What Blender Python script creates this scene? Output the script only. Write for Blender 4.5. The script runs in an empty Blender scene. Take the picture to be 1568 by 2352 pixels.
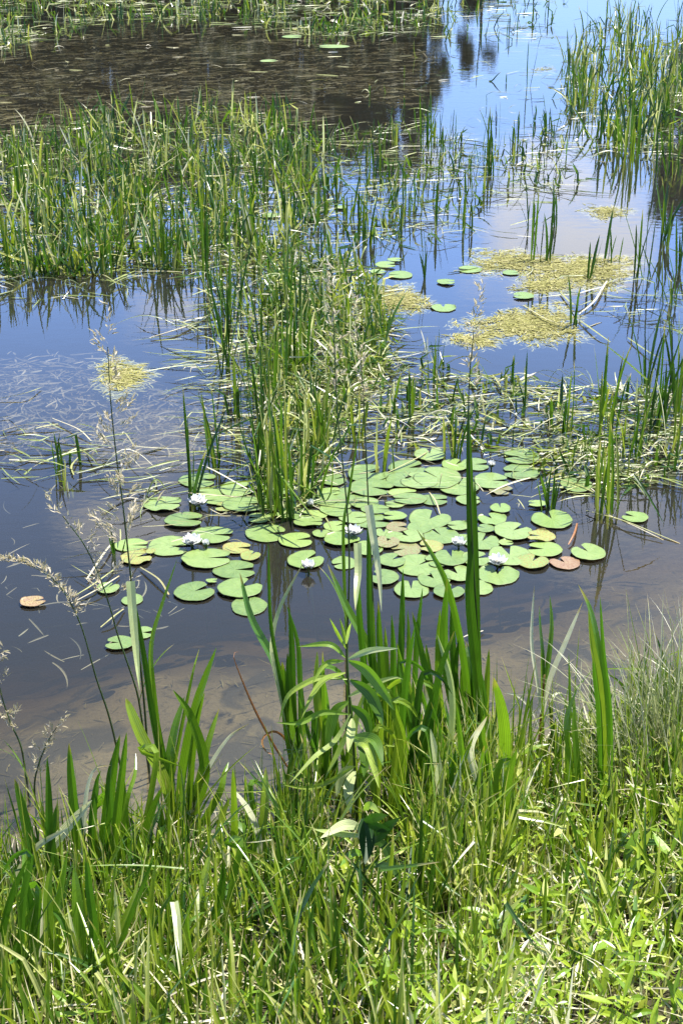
import bpy, math, random
import numpy as np
from mathutils import Vector

SEED = 7
rng = np.random.default_rng(SEED)
random.seed(SEED)
R = math.radians
sc = bpy.context.scene
COL = sc.collection

# ------------------------------------------------------------------ camera
CAM_H, PITCH, FPX, CX, CY = 2.6, R(24.5), 3305.0, 784.0, 1176.0
FWD = np.array([0, math.cos(PITCH), -math.sin(PITCH)])
UP = np.array([0, math.sin(PITCH), math.cos(PITCH)])
RIGHT = np.array([1.0, 0, 0])
CAM = np.array([0, 0, CAM_H])

def ray(x, y):
    return FWD + (x - CX) / FPX * RIGHT - (y - CY) / FPX * UP

def W(x, y, z=0.0):
    """point of the water level (or height z) seen at photo position x, y"""
    d = ray(x, y)
    return CAM + d * ((z - CAM_H) / d[2])

def AT(x, y, Y):
    d = ray(x, y)
    return CAM + d * (Y / d[1])

cam_d = bpy.data.cameras.new('camera')
cam = bpy.data.objects.new('camera', cam_d)
COL.objects.link(cam)
cam.location = CAM
cam.rotation_euler = (math.pi / 2 - PITCH, 0, 0)
cam_d.sensor_fit = 'VERTICAL'
cam_d.sensor_height = 24
cam_d.lens = 24 * FPX / 2352.0
cam_d.clip_start = 0.05
cam_d.clip_end = 2000
sc.camera = cam

# ------------------------------------------------------------------ ground
_shore_px = [(-700, 2300), (-250, 2150), (0, 2045), (300, 1960), (600, 1880), (900, 1830),
             (1200, 1790), (1400, 1715), (1568, 1640), (1800, 1560), (2300, 1450)]
_sh = np.array([W(x, y)[:2] for x, y in _shore_px])

def shore(x):
    return np.interp(x, _sh[:, 0], _sh[:, 1])

def wob(x, y):
    return (np.sin(x * 2.1 + 1.3 * np.sin(y * 1.7)) + np.sin(y * 2.9 + x * 1.1 + 2) + .6 * np.sin(x * 5.3 - y * 4.1)
            + .4 * np.sin(x * 11.3 + y * 9.1))

def ground_z(x, y):
    x = np.asarray(x, float); y = np.asarray(y, float)
    s = shore(x) - y + 0.05 * wob(x, y)
    land = np.where(s < 3, 0.34 * s, 1.02 + 0.02 * np.minimum(s - 3, 20))
    d = np.maximum(-s, 0)
    e = d + 0.10 * np.sin(x * 2.4 + .6) + .05 * np.sin(x * 5.9 + 1)
    k = np.clip((e - 0.75) / 3.0, 0, 1); k = k * k * (3 - 2 * k)
    bed = -(0.12 * np.minimum(d, 1.5) + 0.75 * k)
    far = np.clip((y - 52) / 12, 0, 1)
    bed = bed * (1 - far) + 1.2 * far
    z = np.where(s > 0, land, bed)
    return z + 0.008 * wob(x * 3, y * 3)

def G(x, y):
    """point of the ground seen at photo position x, y"""
    d = ray(x, y)
    ts = np.linspace(1.2, 9, 400)
    p = CAM[None] + d[None] * ts[:, None]
    below = p[:, 2] < np.maximum(ground_z(p[:, 0], p[:, 1]), -.25)
    i = int(np.argmax(below)) if below.any() else len(ts) - 1
    return p[i]

# ------------------------------------------------------------------ node helpers
def new_mat(name):
    m = bpy.data.materials.new(name); m.use_nodes = True
    nt = m.node_tree; nt.nodes.clear()
    out = nt.nodes.new('ShaderNodeOutputMaterial')
    return m, nt, out

def N(nt, kind, **kw):
    n = nt.nodes.new(kind)
    for k, v in kw.items():
        if k == 'inp':
            for a, b in v.items():
                n.inputs[a].default_value = b
        else:
            setattr(n, k, v)
    return n

def L(nt, a, b):
    nt.links.new(a, b)

def ramp(nt, stops, src=None, interp='LINEAR'):
    r = N(nt, 'ShaderNodeValToRGB')
    r.color_ramp.interpolation = interp
    el = r.color_ramp.elements
    while len(el) < len(stops): el.new(0.5)
    for e, (p, c) in zip(el, stops):
        e.position = p; e.color = (*c, 1)
    if src is not None: L(nt, src, r.inputs[0])
    return r

def math_n(nt, op, a=None, b=None, c=None, clamp=False):
    n = N(nt, 'ShaderNodeMath', operation=op, use_clamp=clamp)
    for i, v in enumerate((a, b, c)):
        if v is None: continue
        if isinstance(v, (int, float)): n.inputs[i].default_value = v
        else: L(nt, v, n.inputs[i])
    return n.outputs[0]

def mixc(nt, fac, a, b, blend='MIX'):
    n = N(nt, 'ShaderNodeMix', data_type='RGBA', blend_type=blend)
    for sock, v in ((n.inputs[0], fac), (n.inputs[6], a), (n.inputs[7], b)):
        if isinstance(v, (int, float)): sock.default_value = v
        elif isinstance(v, tuple): sock.default_value = (*v, 1)
        else: L(nt, v, sock)
    return n.outputs[2]

def leaf_mat(name, stops, tip=(.42, .34, .16), tip_at=.86, rough=.38, trans=.34, spec=.5, base=None, noise_scale=25., tr_tint=(1.25, 1.35, .55)):
    """thin plant tissue: colour by plant (rnd), paler tip, mottling, some light through"""
    m, nt, out = new_mat(name)
    rnd = N(nt, 'ShaderNodeAttribute', attribute_name='rnd').outputs['Fac']
    t = N(nt, 'ShaderNodeAttribute', attribute_name='t').outputs['Fac']
    col = ramp(nt, stops, rnd).outputs[0]
    geo = N(nt, 'ShaderNodeNewGeometry')
    no = N(nt, 'ShaderNodeTexNoise', inp={'Scale': noise_scale, 'Detail': 3.0})
    L(nt, geo.outputs['Position'], no.inputs['Vector'])
    f = math_n(nt, 'MULTIPLY_ADD', no.outputs['Fac'], .7, .65)
    comb = N(nt, 'ShaderNodeCombineColor')
    for i in range(3): L(nt, f, comb.inputs[i])
    col = mixc(nt, .8, col, comb.outputs[0], 'MULTIPLY')
    ang = N(nt, 'ShaderNodeAttribute', attribute_name='ang').outputs['Fac']
    vein = math_n(nt, 'MULTIPLY_ADD', math_n(nt, 'SINE', math_n(nt, 'MULTIPLY', ang, 21.)), .2, .88)
    cv = N(nt, 'ShaderNodeCombineColor')
    for i in range(3): L(nt, vein, cv.inputs[i])
    col = mixc(nt, 1., col, cv.outputs[0], 'MULTIPLY')
    tt = math_n(nt, 'MULTIPLY_ADD', no.outputs['Fac'], .25, t)
    tf = math_n(nt, 'MULTIPLY', math_n(nt, 'SUBTRACT', tt, tip_at + .12), 9., clamp=True)
    tf = math_n(nt, 'MULTIPLY', tf, math_n(nt, 'GREATER_THAN', math_n(nt, 'FRACT', math_n(nt, 'MULTIPLY', rnd, 17.3)), .45))
    col = mixc(nt, tf, col, tip)
    if base is not None:
        bf = math_n(nt, 'MULTIPLY', math_n(nt, 'SUBTRACT', .16, t), 6., clamp=True)
        col = mixc(nt, bf, col, base)
    b = N(nt, 'ShaderNodeBsdfPrincipled', inp={'Roughness': rough, 'Specular IOR Level': spec})
    L(nt, col, b.inputs['Base Color'])
    tr = N(nt, 'ShaderNodeBsdfTranslucent')
    L(nt, mixc(nt, 1.0, col, tr_tint, 'MULTIPLY'), tr.inputs['Color'])
    mx = N(nt, 'ShaderNodeMixShader', inp={0: trans})
    L(nt, b.outputs[0], mx.inputs[1]); L(nt, tr.outputs[0], mx.inputs[2])
    L(nt, mx.outputs[0], out.inputs[0])
    return m

GREENS = [(0, (.016, .050, .008)), (.3, (.042, .11, .012)), (.52, (.10, .19, .018)), (.72, (.21, .27, .03)), (.86, (.40, .40, .13)), (1, (.74, .70, .56))]
M = {}
M['reed'] = leaf_mat('reed leaf', GREENS, rough=.23, trans=.40, base=(.22, .20, .06))
M['iris'] = leaf_mat('iris leaf', [(0, (.028, .08, .010)), (.4, (.08, .19, .015)), (.75, (.165, .28, .02)), (1, (.29, .37, .04))],
                     rough=.25, trans=.44, tip_at=.95, noise_scale=12, tip=(.4, .26, .08))
M['pale_leaf'] = leaf_mat('bleached leaf', [(0, (.34, .44, .14)), (.5, (.50, .55, .26)), (1, (.74, .72, .56))], rough=.32, trans=.45, tr_tint=(1, 1, .8))
M['rust_leaf'] = leaf_mat('rusty leaf', [(0, (.30, .13, .05)), (1, (.42, .20, .08))], rough=.5, trans=.25, tr_tint=(1.1, .9, .6))
M['straw'] = leaf_mat('dead reed', [(0, (.20, .17, .08)), (.3, (.36, .32, .16)), (.55, (.34, .36, .11)), (.8, (.52, .47, .30)), (1, (.62, .57, .44))], rough=.45, trans=.15, tr_tint=(1, 1, .8))
M['litter'] = leaf_mat('floating reed leaves', [(0, (.09, .12, .03)), (.35, (.20, .24, .07)), (.65, (.28, .33, .08)), (.85, (.44, .42, .23)), (1, (.64, .60, .46))], rough=.4, trans=.1, tr_tint=(1, 1, .8))
M['brown_weed'] = leaf_mat('brown pond weed', [(0, (.060, .046, .013)), (.5, (.115, .092, .028)), (.88, (.165, .138, .045)), (1, (.25, .21, .09))], rough=.5, trans=.05, tr_tint=(1, 1, .8))
M['grass'] = leaf_mat('bank grass', [(0, (.022, .06, .010)), (.25, (.06, .14, .014)), (.5, (.155, .25, .02)), (.8, (.32, .39, .045)), (.93, (.44, .45, .17)), (1, (.72, .69, .52))], rough=.27, trans=.34)
M['herb'] = leaf_mat('herb leaf', [(0, (.07, .16, .012)), (.4, (.20, .33, .018)), (.8, (.36, .46, .035)), (1, (.52, .55, .16))], rough=.32, trans=.36, tip_at=2)
M['broad'] = leaf_mat('broad herb leaf', [(0, (.020, .065, .012)), (.5, (.15, .28, .025)), (.8, (.30, .40, .06)), (1, (.50, .54, .28))], rough=.42, spec=.35, trans=.36, tip_at=2, tr_tint=(1.1, 1.3, .5))
M['wiry'] = leaf_mat('wiry sedge', [(0, (.12, .17, .04)), (.4, (.25, .29, .10)), (.75, (.42, .43, .25)), (1, (.60, .57, .43))], rough=.42, trans=.25, tr_tint=(1, 1.1, .7))
M['stem'] = leaf_mat('grass stem', [(0, (.03, .055, .012)), (.5, (.06, .11, .02)), (1, (.14, .19, .05))], rough=.4, trans=.1, tip_at=2)
M['seed'] = leaf_mat('seed head', [(0, (.26, .27, .11)), (.5, (.50, .43, .27)), (1, (.74, .66, .52))], rough=.5, trans=.4, tip_at=2, tr_tint=(1, 1, .8))
M['algae'] = leaf_mat('algae mat', [(0, (.19, .185, .04)), (.5, (.30, .285, .07)), (1, (.40, .36, .15))], rough=.8, trans=.1, tip_at=2, noise_scale=60, tr_tint=(1, 1, .7))
M['sunk'] = leaf_mat('sunken weed', [(0, (.10, .09, .05)), (.6, (.20, .18, .10)), (1, (.34, .30, .19))], rough=.6, trans=.1, tip_at=2)
M['stamen'] = leaf_mat('stamen', [(0, (.75, .48, .03)), (1, (.85, .62, .06))], rough=.5, trans=.2, tip_at=2, tr_tint=(1, 1, .7))
M['petal'] = leaf_mat('white petal', [(0, (.86, .86, .83)), (1, (.90, .90, .87))], rough=.45, trans=.35, tip_at=2, noise_scale=4, tr_tint=(1, 1, 1))
M['far'] = leaf_mat('far wood foliage', [(0, (.030, .045, .014)), (1, (.085, .10, .035))], rough=.6, trans=.15, tip_at=2)

def pad_mat(name, stops, vein, spot, spot_amt):
    m, nt, out = new_mat(name)
    rnd = N(nt, 'ShaderNodeAttribute', attribute_name='rnd').outputs['Fac']
    t = N(nt, 'ShaderNodeAttribute', attribute_name='t').outputs['Fac']
    ang = N(nt, 'ShaderNodeAttribute', attribute_name='ang').outputs['Fac']
    tc = N(nt, 'ShaderNodeTexCoord')
    add = N(nt, 'ShaderNodeVectorMath', operation='ADD')
    L(nt, tc.outputs['Object'], add.inputs[0])
    comb = N(nt, 'ShaderNodeCombineXYZ'); L(nt, math_n(nt, 'MULTIPLY', rnd, 37.), comb.inputs[0]); L(nt, math_n(nt, 'MULTIPLY', rnd, 11.), comb.inputs[1])
    L(nt, comb.outputs[0], add.inputs[1])
    n1 = N(nt, 'ShaderNodeTexNoise', inp={'Scale': 28., 'Detail': 4.}); L(nt, add.outputs[0], n1.inputs['Vector'])
    n2 = N(nt, 'ShaderNodeTexNoise', inp={'Scale': 130., 'Detail': 3.}); L(nt, add.outputs[0], n2.inputs['Vector'])
    col = ramp(nt, stops, math_n(nt, 'ADD', math_n(nt, 'MULTIPLY', rnd, .6), math_n(nt, 'MULTIPLY_ADD', n1.outputs['Fac'], .9, -.25))).outputs[0]
    v = math_n(nt, 'SINE', math_n(nt, 'MULTIPLY_ADD', ang, 11., math_n(nt, 'MULTIPLY', n1.outputs['Fac'], 1.5)))
    vf = math_n(nt, 'MULTIPLY', math_n(nt, 'POWER', math_n(nt, 'ABSOLUTE', v), 14.), math_n(nt, 'MULTIPLY_ADD', t, -.4, .5))
    col = mixc(nt, vf, col, vein)
    sp = math_n(nt, 'MULTIPLY', math_n(nt, 'SUBTRACT', n2.outputs['Fac'], .60 - spot_amt * .08), 12., clamp=True)
    col = mixc(nt, math_n(nt, 'MULTIPLY', sp, .75), col, spot)
    edge = math_n(nt, 'MULTIPLY', math_n(nt, 'SUBTRACT', math_n(nt, 'MULTIPLY_ADD', n1.outputs['Fac'], .3, t), 1.07), 8., clamp=True)
    col = mixc(nt, math_n(nt, 'MULTIPLY', edge, .6), col, spot)
    b = N(nt, 'ShaderNodeBsdfPrincipled', inp={'Roughness': .42, 'Specular IOR Level': .45})
    L(nt, col, b.inputs['Base Color'])
    bp = N(nt, 'ShaderNodeBump', inp={'Strength': .35, 'Distance': .004})
    L(nt, math_n(nt, 'ADD', n1.outputs['Fac'], math_n(nt, 'MULTIPLY', v, .15)), bp.inputs['Height'])
    L(nt, bp.outputs[0], b.inputs['Normal'])
    L(nt, b.outputs[0], out.inputs[0])
    return m
PADM = {
    'green': pad_mat('green lily pad', [(.1, (.09, .15, .036)), (.5, (.138, .21, .054)), (.9, (.185, .255, .075))], (.21, .26, .11), (.10, .10, .03), 0),
    'fresh': pad_mat('fresh lily pad', [(.1, (.125, .20, .045)), (.5, (.165, .245, .06)), (.9, (.21, .28, .08))], (.28, .38, .10), (.15, .14, .03), 0),
    'yellow': pad_mat('yellowing lily pad', [(.1, (.135, .20, .05)), (.5, (.175, .235, .06)), (.9, (.24, .25, .07))], (.40, .40, .12), (.22, .12, .03), 1),
    'brown': pad_mat('browning lily pad', [(.1, (.13, .16, .06)), (.5, (.19, .175, .075)), (.9, (.16, .20, .07))], (.30, .27, .13), (.16, .08, .04), 1),
    'rust': pad_mat('rusty lily pad', [(.1, (.20, .12, .07)), (.5, (.25, .17, .09)), (.9, (.27, .23, .08))], (.30, .24, .12), (.16, .07, .03), 1),
}

# ------------------------------------------------------------------ mesh helpers
class Geo:
    def __init__(s): s.v, s.f, s.r, s.t, s.a, s.n = [], [], [], [], [], 0
    def add(s, v, f, r, t, a=None):
        v = np.asarray(v, float).reshape(-1, 3)
        s.v.append(v); s.f.append(np.asarray(f, np.int64).reshape(-1, 4) + s.n)
        n = len(v)
        s.r.append(np.broadcast_to(np.asarray(r, float), (n,))); s.t.append(np.broadcast_to(np.asarray(t, float), (n,)))
        s.a.append(np.broadcast_to(np.asarray(0. if a is None else a, float), (n,)))
        s.n += n
    def build(s, name, mat, parent=None, origin=None, smooth=False):
        v = np.concatenate(s.v); f = np.concatenate(s.f)
        o0 = np.zeros(3) if origin is None else np.asarray(origin, float)
        v = v - o0
        me = bpy.data.meshes.new(name)
        me.vertices.add(len(v)); me.vertices.foreach_set('co', v.astype(np.float32).ravel())
        me.loops.add(f.size); me.loops.foreach_set('vertex_index', f.astype(np.int32).ravel())
        me.polygons.add(len(f))
        me.polygons.foreach_set('loop_start', np.arange(0, f.size, 4, dtype=np.int32))
        me.polygons.foreach_set('loop_total', np.full(len(f), 4, np.int32))
        me.update(calc_edges=True)
        for nm, arr in (('rnd', s.r), ('t', s.t), ('ang', s.a)):
            at = me.attributes.new(nm, 'FLOAT', 'POINT')
            at.data.foreach_set('value', np.concatenate(arr).astype(np.float32))
        me.validate()
        me.polygons.foreach_set('use_smooth', np.full(len(me.polygons), smooth, bool))
        me.materials.append(mat)
        ob = bpy.data.objects.new(name, me); COL.objects.link(ob)
        if parent is not None: ob.parent = parent
        elif origin is not None: ob.location = o0
        return ob

def tag(o, label=None, cat=None, group=None, kind=None):
    if label: o['label'] = label
    if cat: o['category'] = cat
    if group: o['group'] = group
    if kind: o['kind'] = kind
    return o

def empty(name, loc):
    o = bpy.data.objects.new(name, None); COL.objects.link(o)
    o.location = loc; o.empty_display_size = .1
    return o

def unit(v):
    return v / np.maximum(np.linalg.norm(v, axis=-1, keepdims=True), 1e-9)

def ribbons(g, P, side, w, fold, rnd, lift=None):
    """P (n,k,3) centre lines, side (n,k,3) unit, w (n,k) half widths, fold: keel depth per half width"""
    n, k, _ = P.shape
    tan = unit(np.gradient(P, axis=1))
    nrm = unit(np.cross(tan, side))
    fold = np.broadcast_to(np.asarray(fold, float), (n,))[:, None, None]
    a = P - side * w[..., None]; b = P - nrm * (w[..., None] * fold); c = P + side * w[..., None]
    v = np.stack([a, b, c], axis=2)                     # n,k,3,3
    idx = np.arange(n * k * 3).reshape(n, k, 3)
    q1 = np.stack([idx[:, :-1, 0], idx[:, :-1, 1], idx[:, 1:, 1], idx[:, 1:, 0]], -1)
    q2 = np.stack([idx[:, :-1, 1], idx[:, :-1, 2], idx[:, 1:, 2], idx[:, 1:, 1]], -1)
    f = np.concatenate([q1.reshape(-1, 4), q2.reshape(-1, 4)])
    r = np.broadcast_to(np.asarray(rnd, float), (n,))
    rr = np.repeat(r, k * 3)
    t = np.broadcast_to(np.linspace(0, 1, k)[None, :, None], (n, k, 3)).ravel()
    xs = np.broadcast_to(np.array([-1., 0, 1])[None, None], (n, k, 3)).ravel() + rr * 9
    g.add(v.reshape(-1, 3), f, rr, t, xs)

def prof(k, kind='blade'):
    t = np.linspace(0, 1, k)
    if kind == 'blade': w = np.minimum(1, .55 + 1.2 * t) * (1 - t ** 3.2) ** .8
    elif kind == 'iris': w = np.minimum(1, .7 + .8 * t) * (1 - t ** 5) ** .75
    elif kind == 'lance': w = np.sin(np.pi * np.clip(t, 0.02, 1) ** .75) ** .85
    elif kind == 'oval': w = np.sin(np.pi * np.clip(t * .97 + .015, 0, 1)) ** .6
    elif kind == 'hang': w = (1 - t ** 2.4) ** .9
    elif kind == 'cut2': w = np.minimum(1, .6 + .9 * t) * (1 - t ** 9) ** .6
    elif kind == 'cut': w = np.minimum(1, .6 + 1.2 * t)
    else: w = np.sin(np.pi * (.06 + .9 * t)) ** .5
    return np.maximum(w, .03)

def curve_blades(g, root, az, lean, curve, length, width, rnd, k=7, kink_t=None, kink=None, twist=None, fold=.35, kind='blade', zmin=None):
    n = len(root)
    t = np.linspace(0, 1, k)[None]
    th = lean[:, None] + curve[:, None] * t ** 1.4
    if kink is not None: th = th + kink[:, None] * (t > kink_t[:, None])
    ds = (length / (k - 1))[:, None]
    h = np.concatenate([np.zeros((n, 1)), np.cumsum(np.sin(th[:, 1:]) * ds, 1)], 1)
    z = np.concatenate([np.zeros((n, 1)), np.cumsum(np.cos(th[:, 1:]) * ds, 1)], 1)
    hd = np.stack([np.cos(az), np.sin(az), np.zeros(n)], -1)
    P = root[:, None] + hd[:, None] * h[..., None] + np.array([0, 0, 1.])[None, None] * z[..., None]
    if zmin is not None:
        lo = np.maximum(np.broadcast_to(np.asarray(zmin, float), (n,))[:, None], -5)
        P[..., 2] = np.where(P[..., 2] < lo, lo + .002 * rng.random(P[..., 2].shape), P[..., 2])
    tw = np.zeros(n) if twist is None else twist
    twk = tw[:, None] * (1 - .5 * t)
    tan = unit(np.gradient(P, axis=1))
    s0 = np.broadcast_to(np.stack([-np.sin(az), np.cos(az), np.zeros(n)], -1)[:, None], P.shape)
    nn = unit(np.cross(tan, s0))
    side = unit(s0 * np.cos(twk)[..., None] + nn * np.sin(twk)[..., None])
    w = prof(k, kind)[None] * (width / 2)[:, None]
    ribbons(g, P, side, w, fold, rnd)

def U(a, b, n): return rng.uniform(a, b, n)

def spline(ctrl, k):
    """Catmull-Rom through control points, k samples evenly by arc"""
    c = np.asarray(ctrl, float)
    if len(c) == 2:
        return c[0] + (c[1] - c[0]) * np.linspace(0, 1, k)[:, None]
    e = np.vstack([2 * c[0] - c[1], c, 2 * c[-1] - c[-2]])
    out = []
    for i in range(1, len(e) - 2):
        u = np.linspace(0, 1, 12, endpoint=False)[:, None]
        p0, p1, p2, p3 = e[i - 1], e[i], e[i + 1], e[i + 2]
        out.append(.5 * (2 * p1 + (p2 - p0) * u + (2 * p0 - 5 * p1 + 4 * p2 - p3) * u * u + (3 * p1 - p0 - 3 * p2 + p3) * u ** 3))
    out.append(c[-1:])
    p = np.vstack(out)
    s = np.r_[0, np.cumsum(np.linalg.norm(np.diff(p, axis=0), axis=1))]
    q = np.linspace(0, s[-1], k)
    return np.stack([np.interp(q, s, p[:, i]) for i in range(3)], -1)

def hero_pts(px, Y0, lean):
    n = len(px)
    return [AT(x, y, Y0 + lean * (i / max(n - 1, 1)) ** 1.3) for i, (x, y) in enumerate(px)]

def hero_ribbon(g, pts, wpx, dist_ref, rnd, kind='iris', fold=.25, face=0., k=26, twist=0.):
    """one leaf through world points, width wpx in photo pixels, turned by face about its axis"""
    P = spline(pts, k)
    wid = wpx * np.linalg.norm(np.asarray(dist_ref) - CAM) / FPX
    tan = unit(np.gradient(P, axis=0))
    view = unit(P - CAM[None])
    side = unit(np.cross(tan, view))
    nn = unit(np.cross(tan, side))
    a = face + twist * np.linspace(-.5, .5, k)
    side = unit(side * np.cos(a)[:, None] + nn * np.sin(a)[:, None])
    w = prof(k, kind) * wid / 2
    ribbons(g, P[None], side[None], w[None], fold, rnd)

def tube(g, pts, r0, r1, rnd, k=16, m=5):
    P = spline(pts, k)
    tan = unit(np.gradient(P, axis=0))
    ref = np.array([.3, 1., .2])
    s = unit(np.cross(tan, ref[None])); n2 = unit(np.cross(tan, s))
    rad = np.linspace(r0, r1, k)
    a = np.linspace(0, 2 * np.pi, m, endpoint=False)
    v = P[:, None] + (s[:, None] * np.cos(a)[None, :, None] + n2[:, None] * np.sin(a)[None, :, None]) * rad[:, None, None]
    idx = np.arange(k * m).reshape(k, m)
    f = np.stack([idx[:-1], np.roll(idx[:-1], -1, 1), np.roll(idx[1:], -1, 1), idx[1:]], -1)
    g.add(v.reshape(-1, 3), f.reshape(-1, 4), rnd, np.repeat(np.linspace(0, 1, k), m))

def in_poly(x, y, poly):
    poly = np.asarray(poly, float)
    ins = np.zeros(len(x), bool)
    j = len(poly) - 1
    for i in range(len(poly)):
        xi, yi = poly[i]; xj, yj = poly[j]
        c = ((yi > y) != (yj > y)) & (x < (xj - xi) * (y - yi) / (yj - yi + 1e-12) + xi)
        ins ^= c; j = i
    return ins

def sample_poly(poly, n):
    poly = np.asarray(poly, float)
    lo, hi = poly.min(0), poly.max(0)
    xs, ys = [], []
    while sum(map(len, xs)) < n:
        x = U(lo[0], hi[0], n * 2); y = U(lo[1], hi[1], n * 2)
        k = in_poly(x, y, poly); xs.append(x[k]); ys.append(y[k])
    return np.concatenate(xs)[:n], np.concatenate(ys)[:n]

def Wn(x, y, z=0.):
    d = FWD[None] + ((x - CX) / FPX)[:, None] * RIGHT[None] - ((y - CY) / FPX)[:, None] * UP[None]
    return CAM[None] + d * ((z - CAM_H) / d[:, 2])[:, None]


# ------------------------------------------------------------------ world and sun
SUN_EL, SUN_AZ = R(64), R(58)          # azimuth measured from +Y towards +X
wd = bpy.data.worlds.new('World'); sc.world = wd; wd.use_nodes = True
nt = wd.node_tree; nt.nodes.clear()
wout = N(nt, 'ShaderNodeOutputWorld')
bg = N(nt, 'ShaderNodeBackground', inp={'Strength': 0.12})
sky = N(nt, 'ShaderNodeTexSky', sky_type='NISHITA', sun_disc=False, sun_elevation=SUN_EL, sun_rotation=SUN_AZ,
        air_density=1.0, dust_density=0.15, ozone_density=4.0, altitude=300)
tc = N(nt, 'ShaderNodeTexCoord')
dirn = tc.outputs['Generated']
cn = N(nt, 'ShaderNodeTexNoise', inp={'Scale': 8., 'Detail': 9., 'Roughness': .62, 'Distortion': .25})
mp = N(nt, 'ShaderNodeMapping', inp={'Scale': (1, 1, 2.6), 'Location': (.35, .1, .2)})
L(nt, dirn, mp.inputs[0]); L(nt, mp.outputs[0], cn.inputs['Vector'])
def sky_dir(az, el):
    return (math.sin(R(az)) * math.cos(R(el)), math.cos(R(az)) * math.cos(R(el)), math.sin(R(el)))
acc = None
for az, el, rad, amt in ((9.0, 12.9, 5.4, .46), (6.5, 15., 3., .30), (12.5, 10.2, 3.2, .34), (4, 11.5, 3.2, .30), (-7.0, 17.5, 3.2, .26), (-9, 23, 5, .32), (12, 25, 5, .34), (-3, 14, 4, .22),
                         (40, 30, 18, .3), (-50, 35, 20, .3), (100, 40, 30, .3), (-130, 30, 30, .3), (170, 40, 25, .3)):
    dp = N(nt, 'ShaderNodeVectorMath', operation='DOT_PRODUCT')
    L(nt, dirn, dp.inputs[0]); dp.inputs[1].default_value = sky_dir(az, el)
    mr = N(nt, 'ShaderNodeMapRange', interpolation_type='SMOOTHSTEP')
    L(nt, dp.outputs['Value'], mr.inputs[0])
    mr.inputs[1].default_value = math.cos(R(rad)); mr.inputs[2].default_value = 1.0
    mr.inputs[3].default_value = 0; mr.inputs[4].default_value = amt
    acc = mr.outputs[0] if acc is None else math_n(nt, 'MAXIMUM', acc, mr.outputs[0])
cm = N(nt, 'ShaderNodeMapRange', interpolation_type='SMOOTHSTEP')
L(nt, math_n(nt, 'ADD', cn.outputs['Fac'], acc), cm.inputs[0])
cm.inputs[1].default_value = .70; cm.inputs[2].default_value = .98
cm.inputs[3].default_value = 0; cm.inputs[4].default_value = .95
hs = N(nt, 'ShaderNodeHueSaturation', inp={'Saturation': .92, 'Value': 1.0})
L(nt, sky.outputs[0], hs.inputs['Color'])
sz = N(nt, 'ShaderNodeSeparateXYZ'); L(nt, dirn, sz.inputs[0])
gradc = ramp(nt, [(.05, (.40, .48, .72)), (.15, (.70, .80, 1.08)), (.26, (1.05, 1.22, 1.60)), (.36, (1.06, 1.14, 1.35)), (.5, (.90, .92, .90)), (.8, (.62, .64, .68))], sz.outputs[2]).outputs[0]
skyc = mixc(nt, cm.outputs[0], mixc(nt, 1., hs.outputs[0], gradc, 'MULTIPLY'), (6.2, 6.3, 6.9))
L(nt, skyc, bg.inputs['Color']); L(nt, bg.outputs[0], wout.inputs[0])

sd = bpy.data.lights.new('sun', 'SUN'); sd.energy = 4.6; sd.angle = R(.53); sd.color = (1, .955, .88)
so = bpy.data.objects.new('sun', sd); COL.objects.link(so)
sv = Vector((math.sin(SUN_AZ) * math.cos(SUN_EL), math.cos(SUN_AZ) * math.cos(SUN_EL), math.sin(SUN_EL)))
so.rotation_euler = sv.to_track_quat('Z', 'Y').to_euler()
so.location = (3, 6, 12)

vs = sc.view_settings
sc.display_settings.display_device = 'sRGB'
vs.view_transform = 'Standard'; vs.look = 'None'; vs.gamma = 1; vs.use_curve_mapping = False
vs.exposure = 1.42
sc.cycles.max_bounces = 8; sc.cycles.transparent_max_bounces = 16
sc.cycles.diffuse_bounces = 3; sc.cycles.glossy_bounces = 3; sc.cycles.transmission_bounces = 4
sc.cycles.caustics_reflective = False; sc.cycles.caustics_refractive = False
sc.cycles.use_denoising = True

# ------------------------------------------------------------------ ground sheet (bank, pond bed, far shore)
def grid_axis(lo, hi, near_lo, near_hi, step, grow=1.18):
    v = list(np.arange(near_lo, near_hi + 1e-6, step))
    s = step
    while v[-1] < hi: s *= grow; v.append(v[-1] + s)
    s = step
    while v[0] > lo: s *= grow; v.insert(0, v[0] - s)
    return np.array(v)
gx = grid_axis(-400, 400, -2.6, 2.6, .04)
gy = grid_axis(-60, 700, 1.2, 7.2, .04)
X, Y = np.meshgrid(gx, gy)
Z = ground_z(X, Y)
g = Geo()
idx = np.arange(X.size).reshape(X.shape)
f = np.stack([idx[:-1, :-1], idx[:-1, 1:], idx[1:, 1:], idx[1:, :-1]], -1)
g.add(np.stack([X, Y, Z], -1), f.reshape(-1, 4), 0, 0)
m, nt, out = new_mat('mud and soil')
geo = N(nt, 'ShaderNodeNewGeometry')
sep = N(nt, 'ShaderNodeSeparateXYZ'); L(nt, geo.outputs['Position'], sep.inputs[0])
n1 = N(nt, 'ShaderNodeTexNoise', inp={'Scale': 2.2, 'Detail': 6., 'Roughness': .6}); L(nt, geo.outputs['Position'], n1.inputs['Vector'])
n2 = N(nt, 'ShaderNodeTexNoise', inp={'Scale': 55., 'Detail': 6., 'Roughness': .7}); L(nt, geo.outputs['Position'], n2.inputs['Vector'])
mud = ramp(nt, [(.3, (.085, .069, .044)), (.5, (.14, .114, .064)), (.7, (.19, .152, .082))], n1.outputs['Fac']).outputs[0]
mud = mixc(nt, math_n(nt, 'MULTIPLY', math_n(nt, 'SUBTRACT', n2.outputs['Fac'], .5), 3., clamp=True), mud, (.045, .037, .027))
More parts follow.
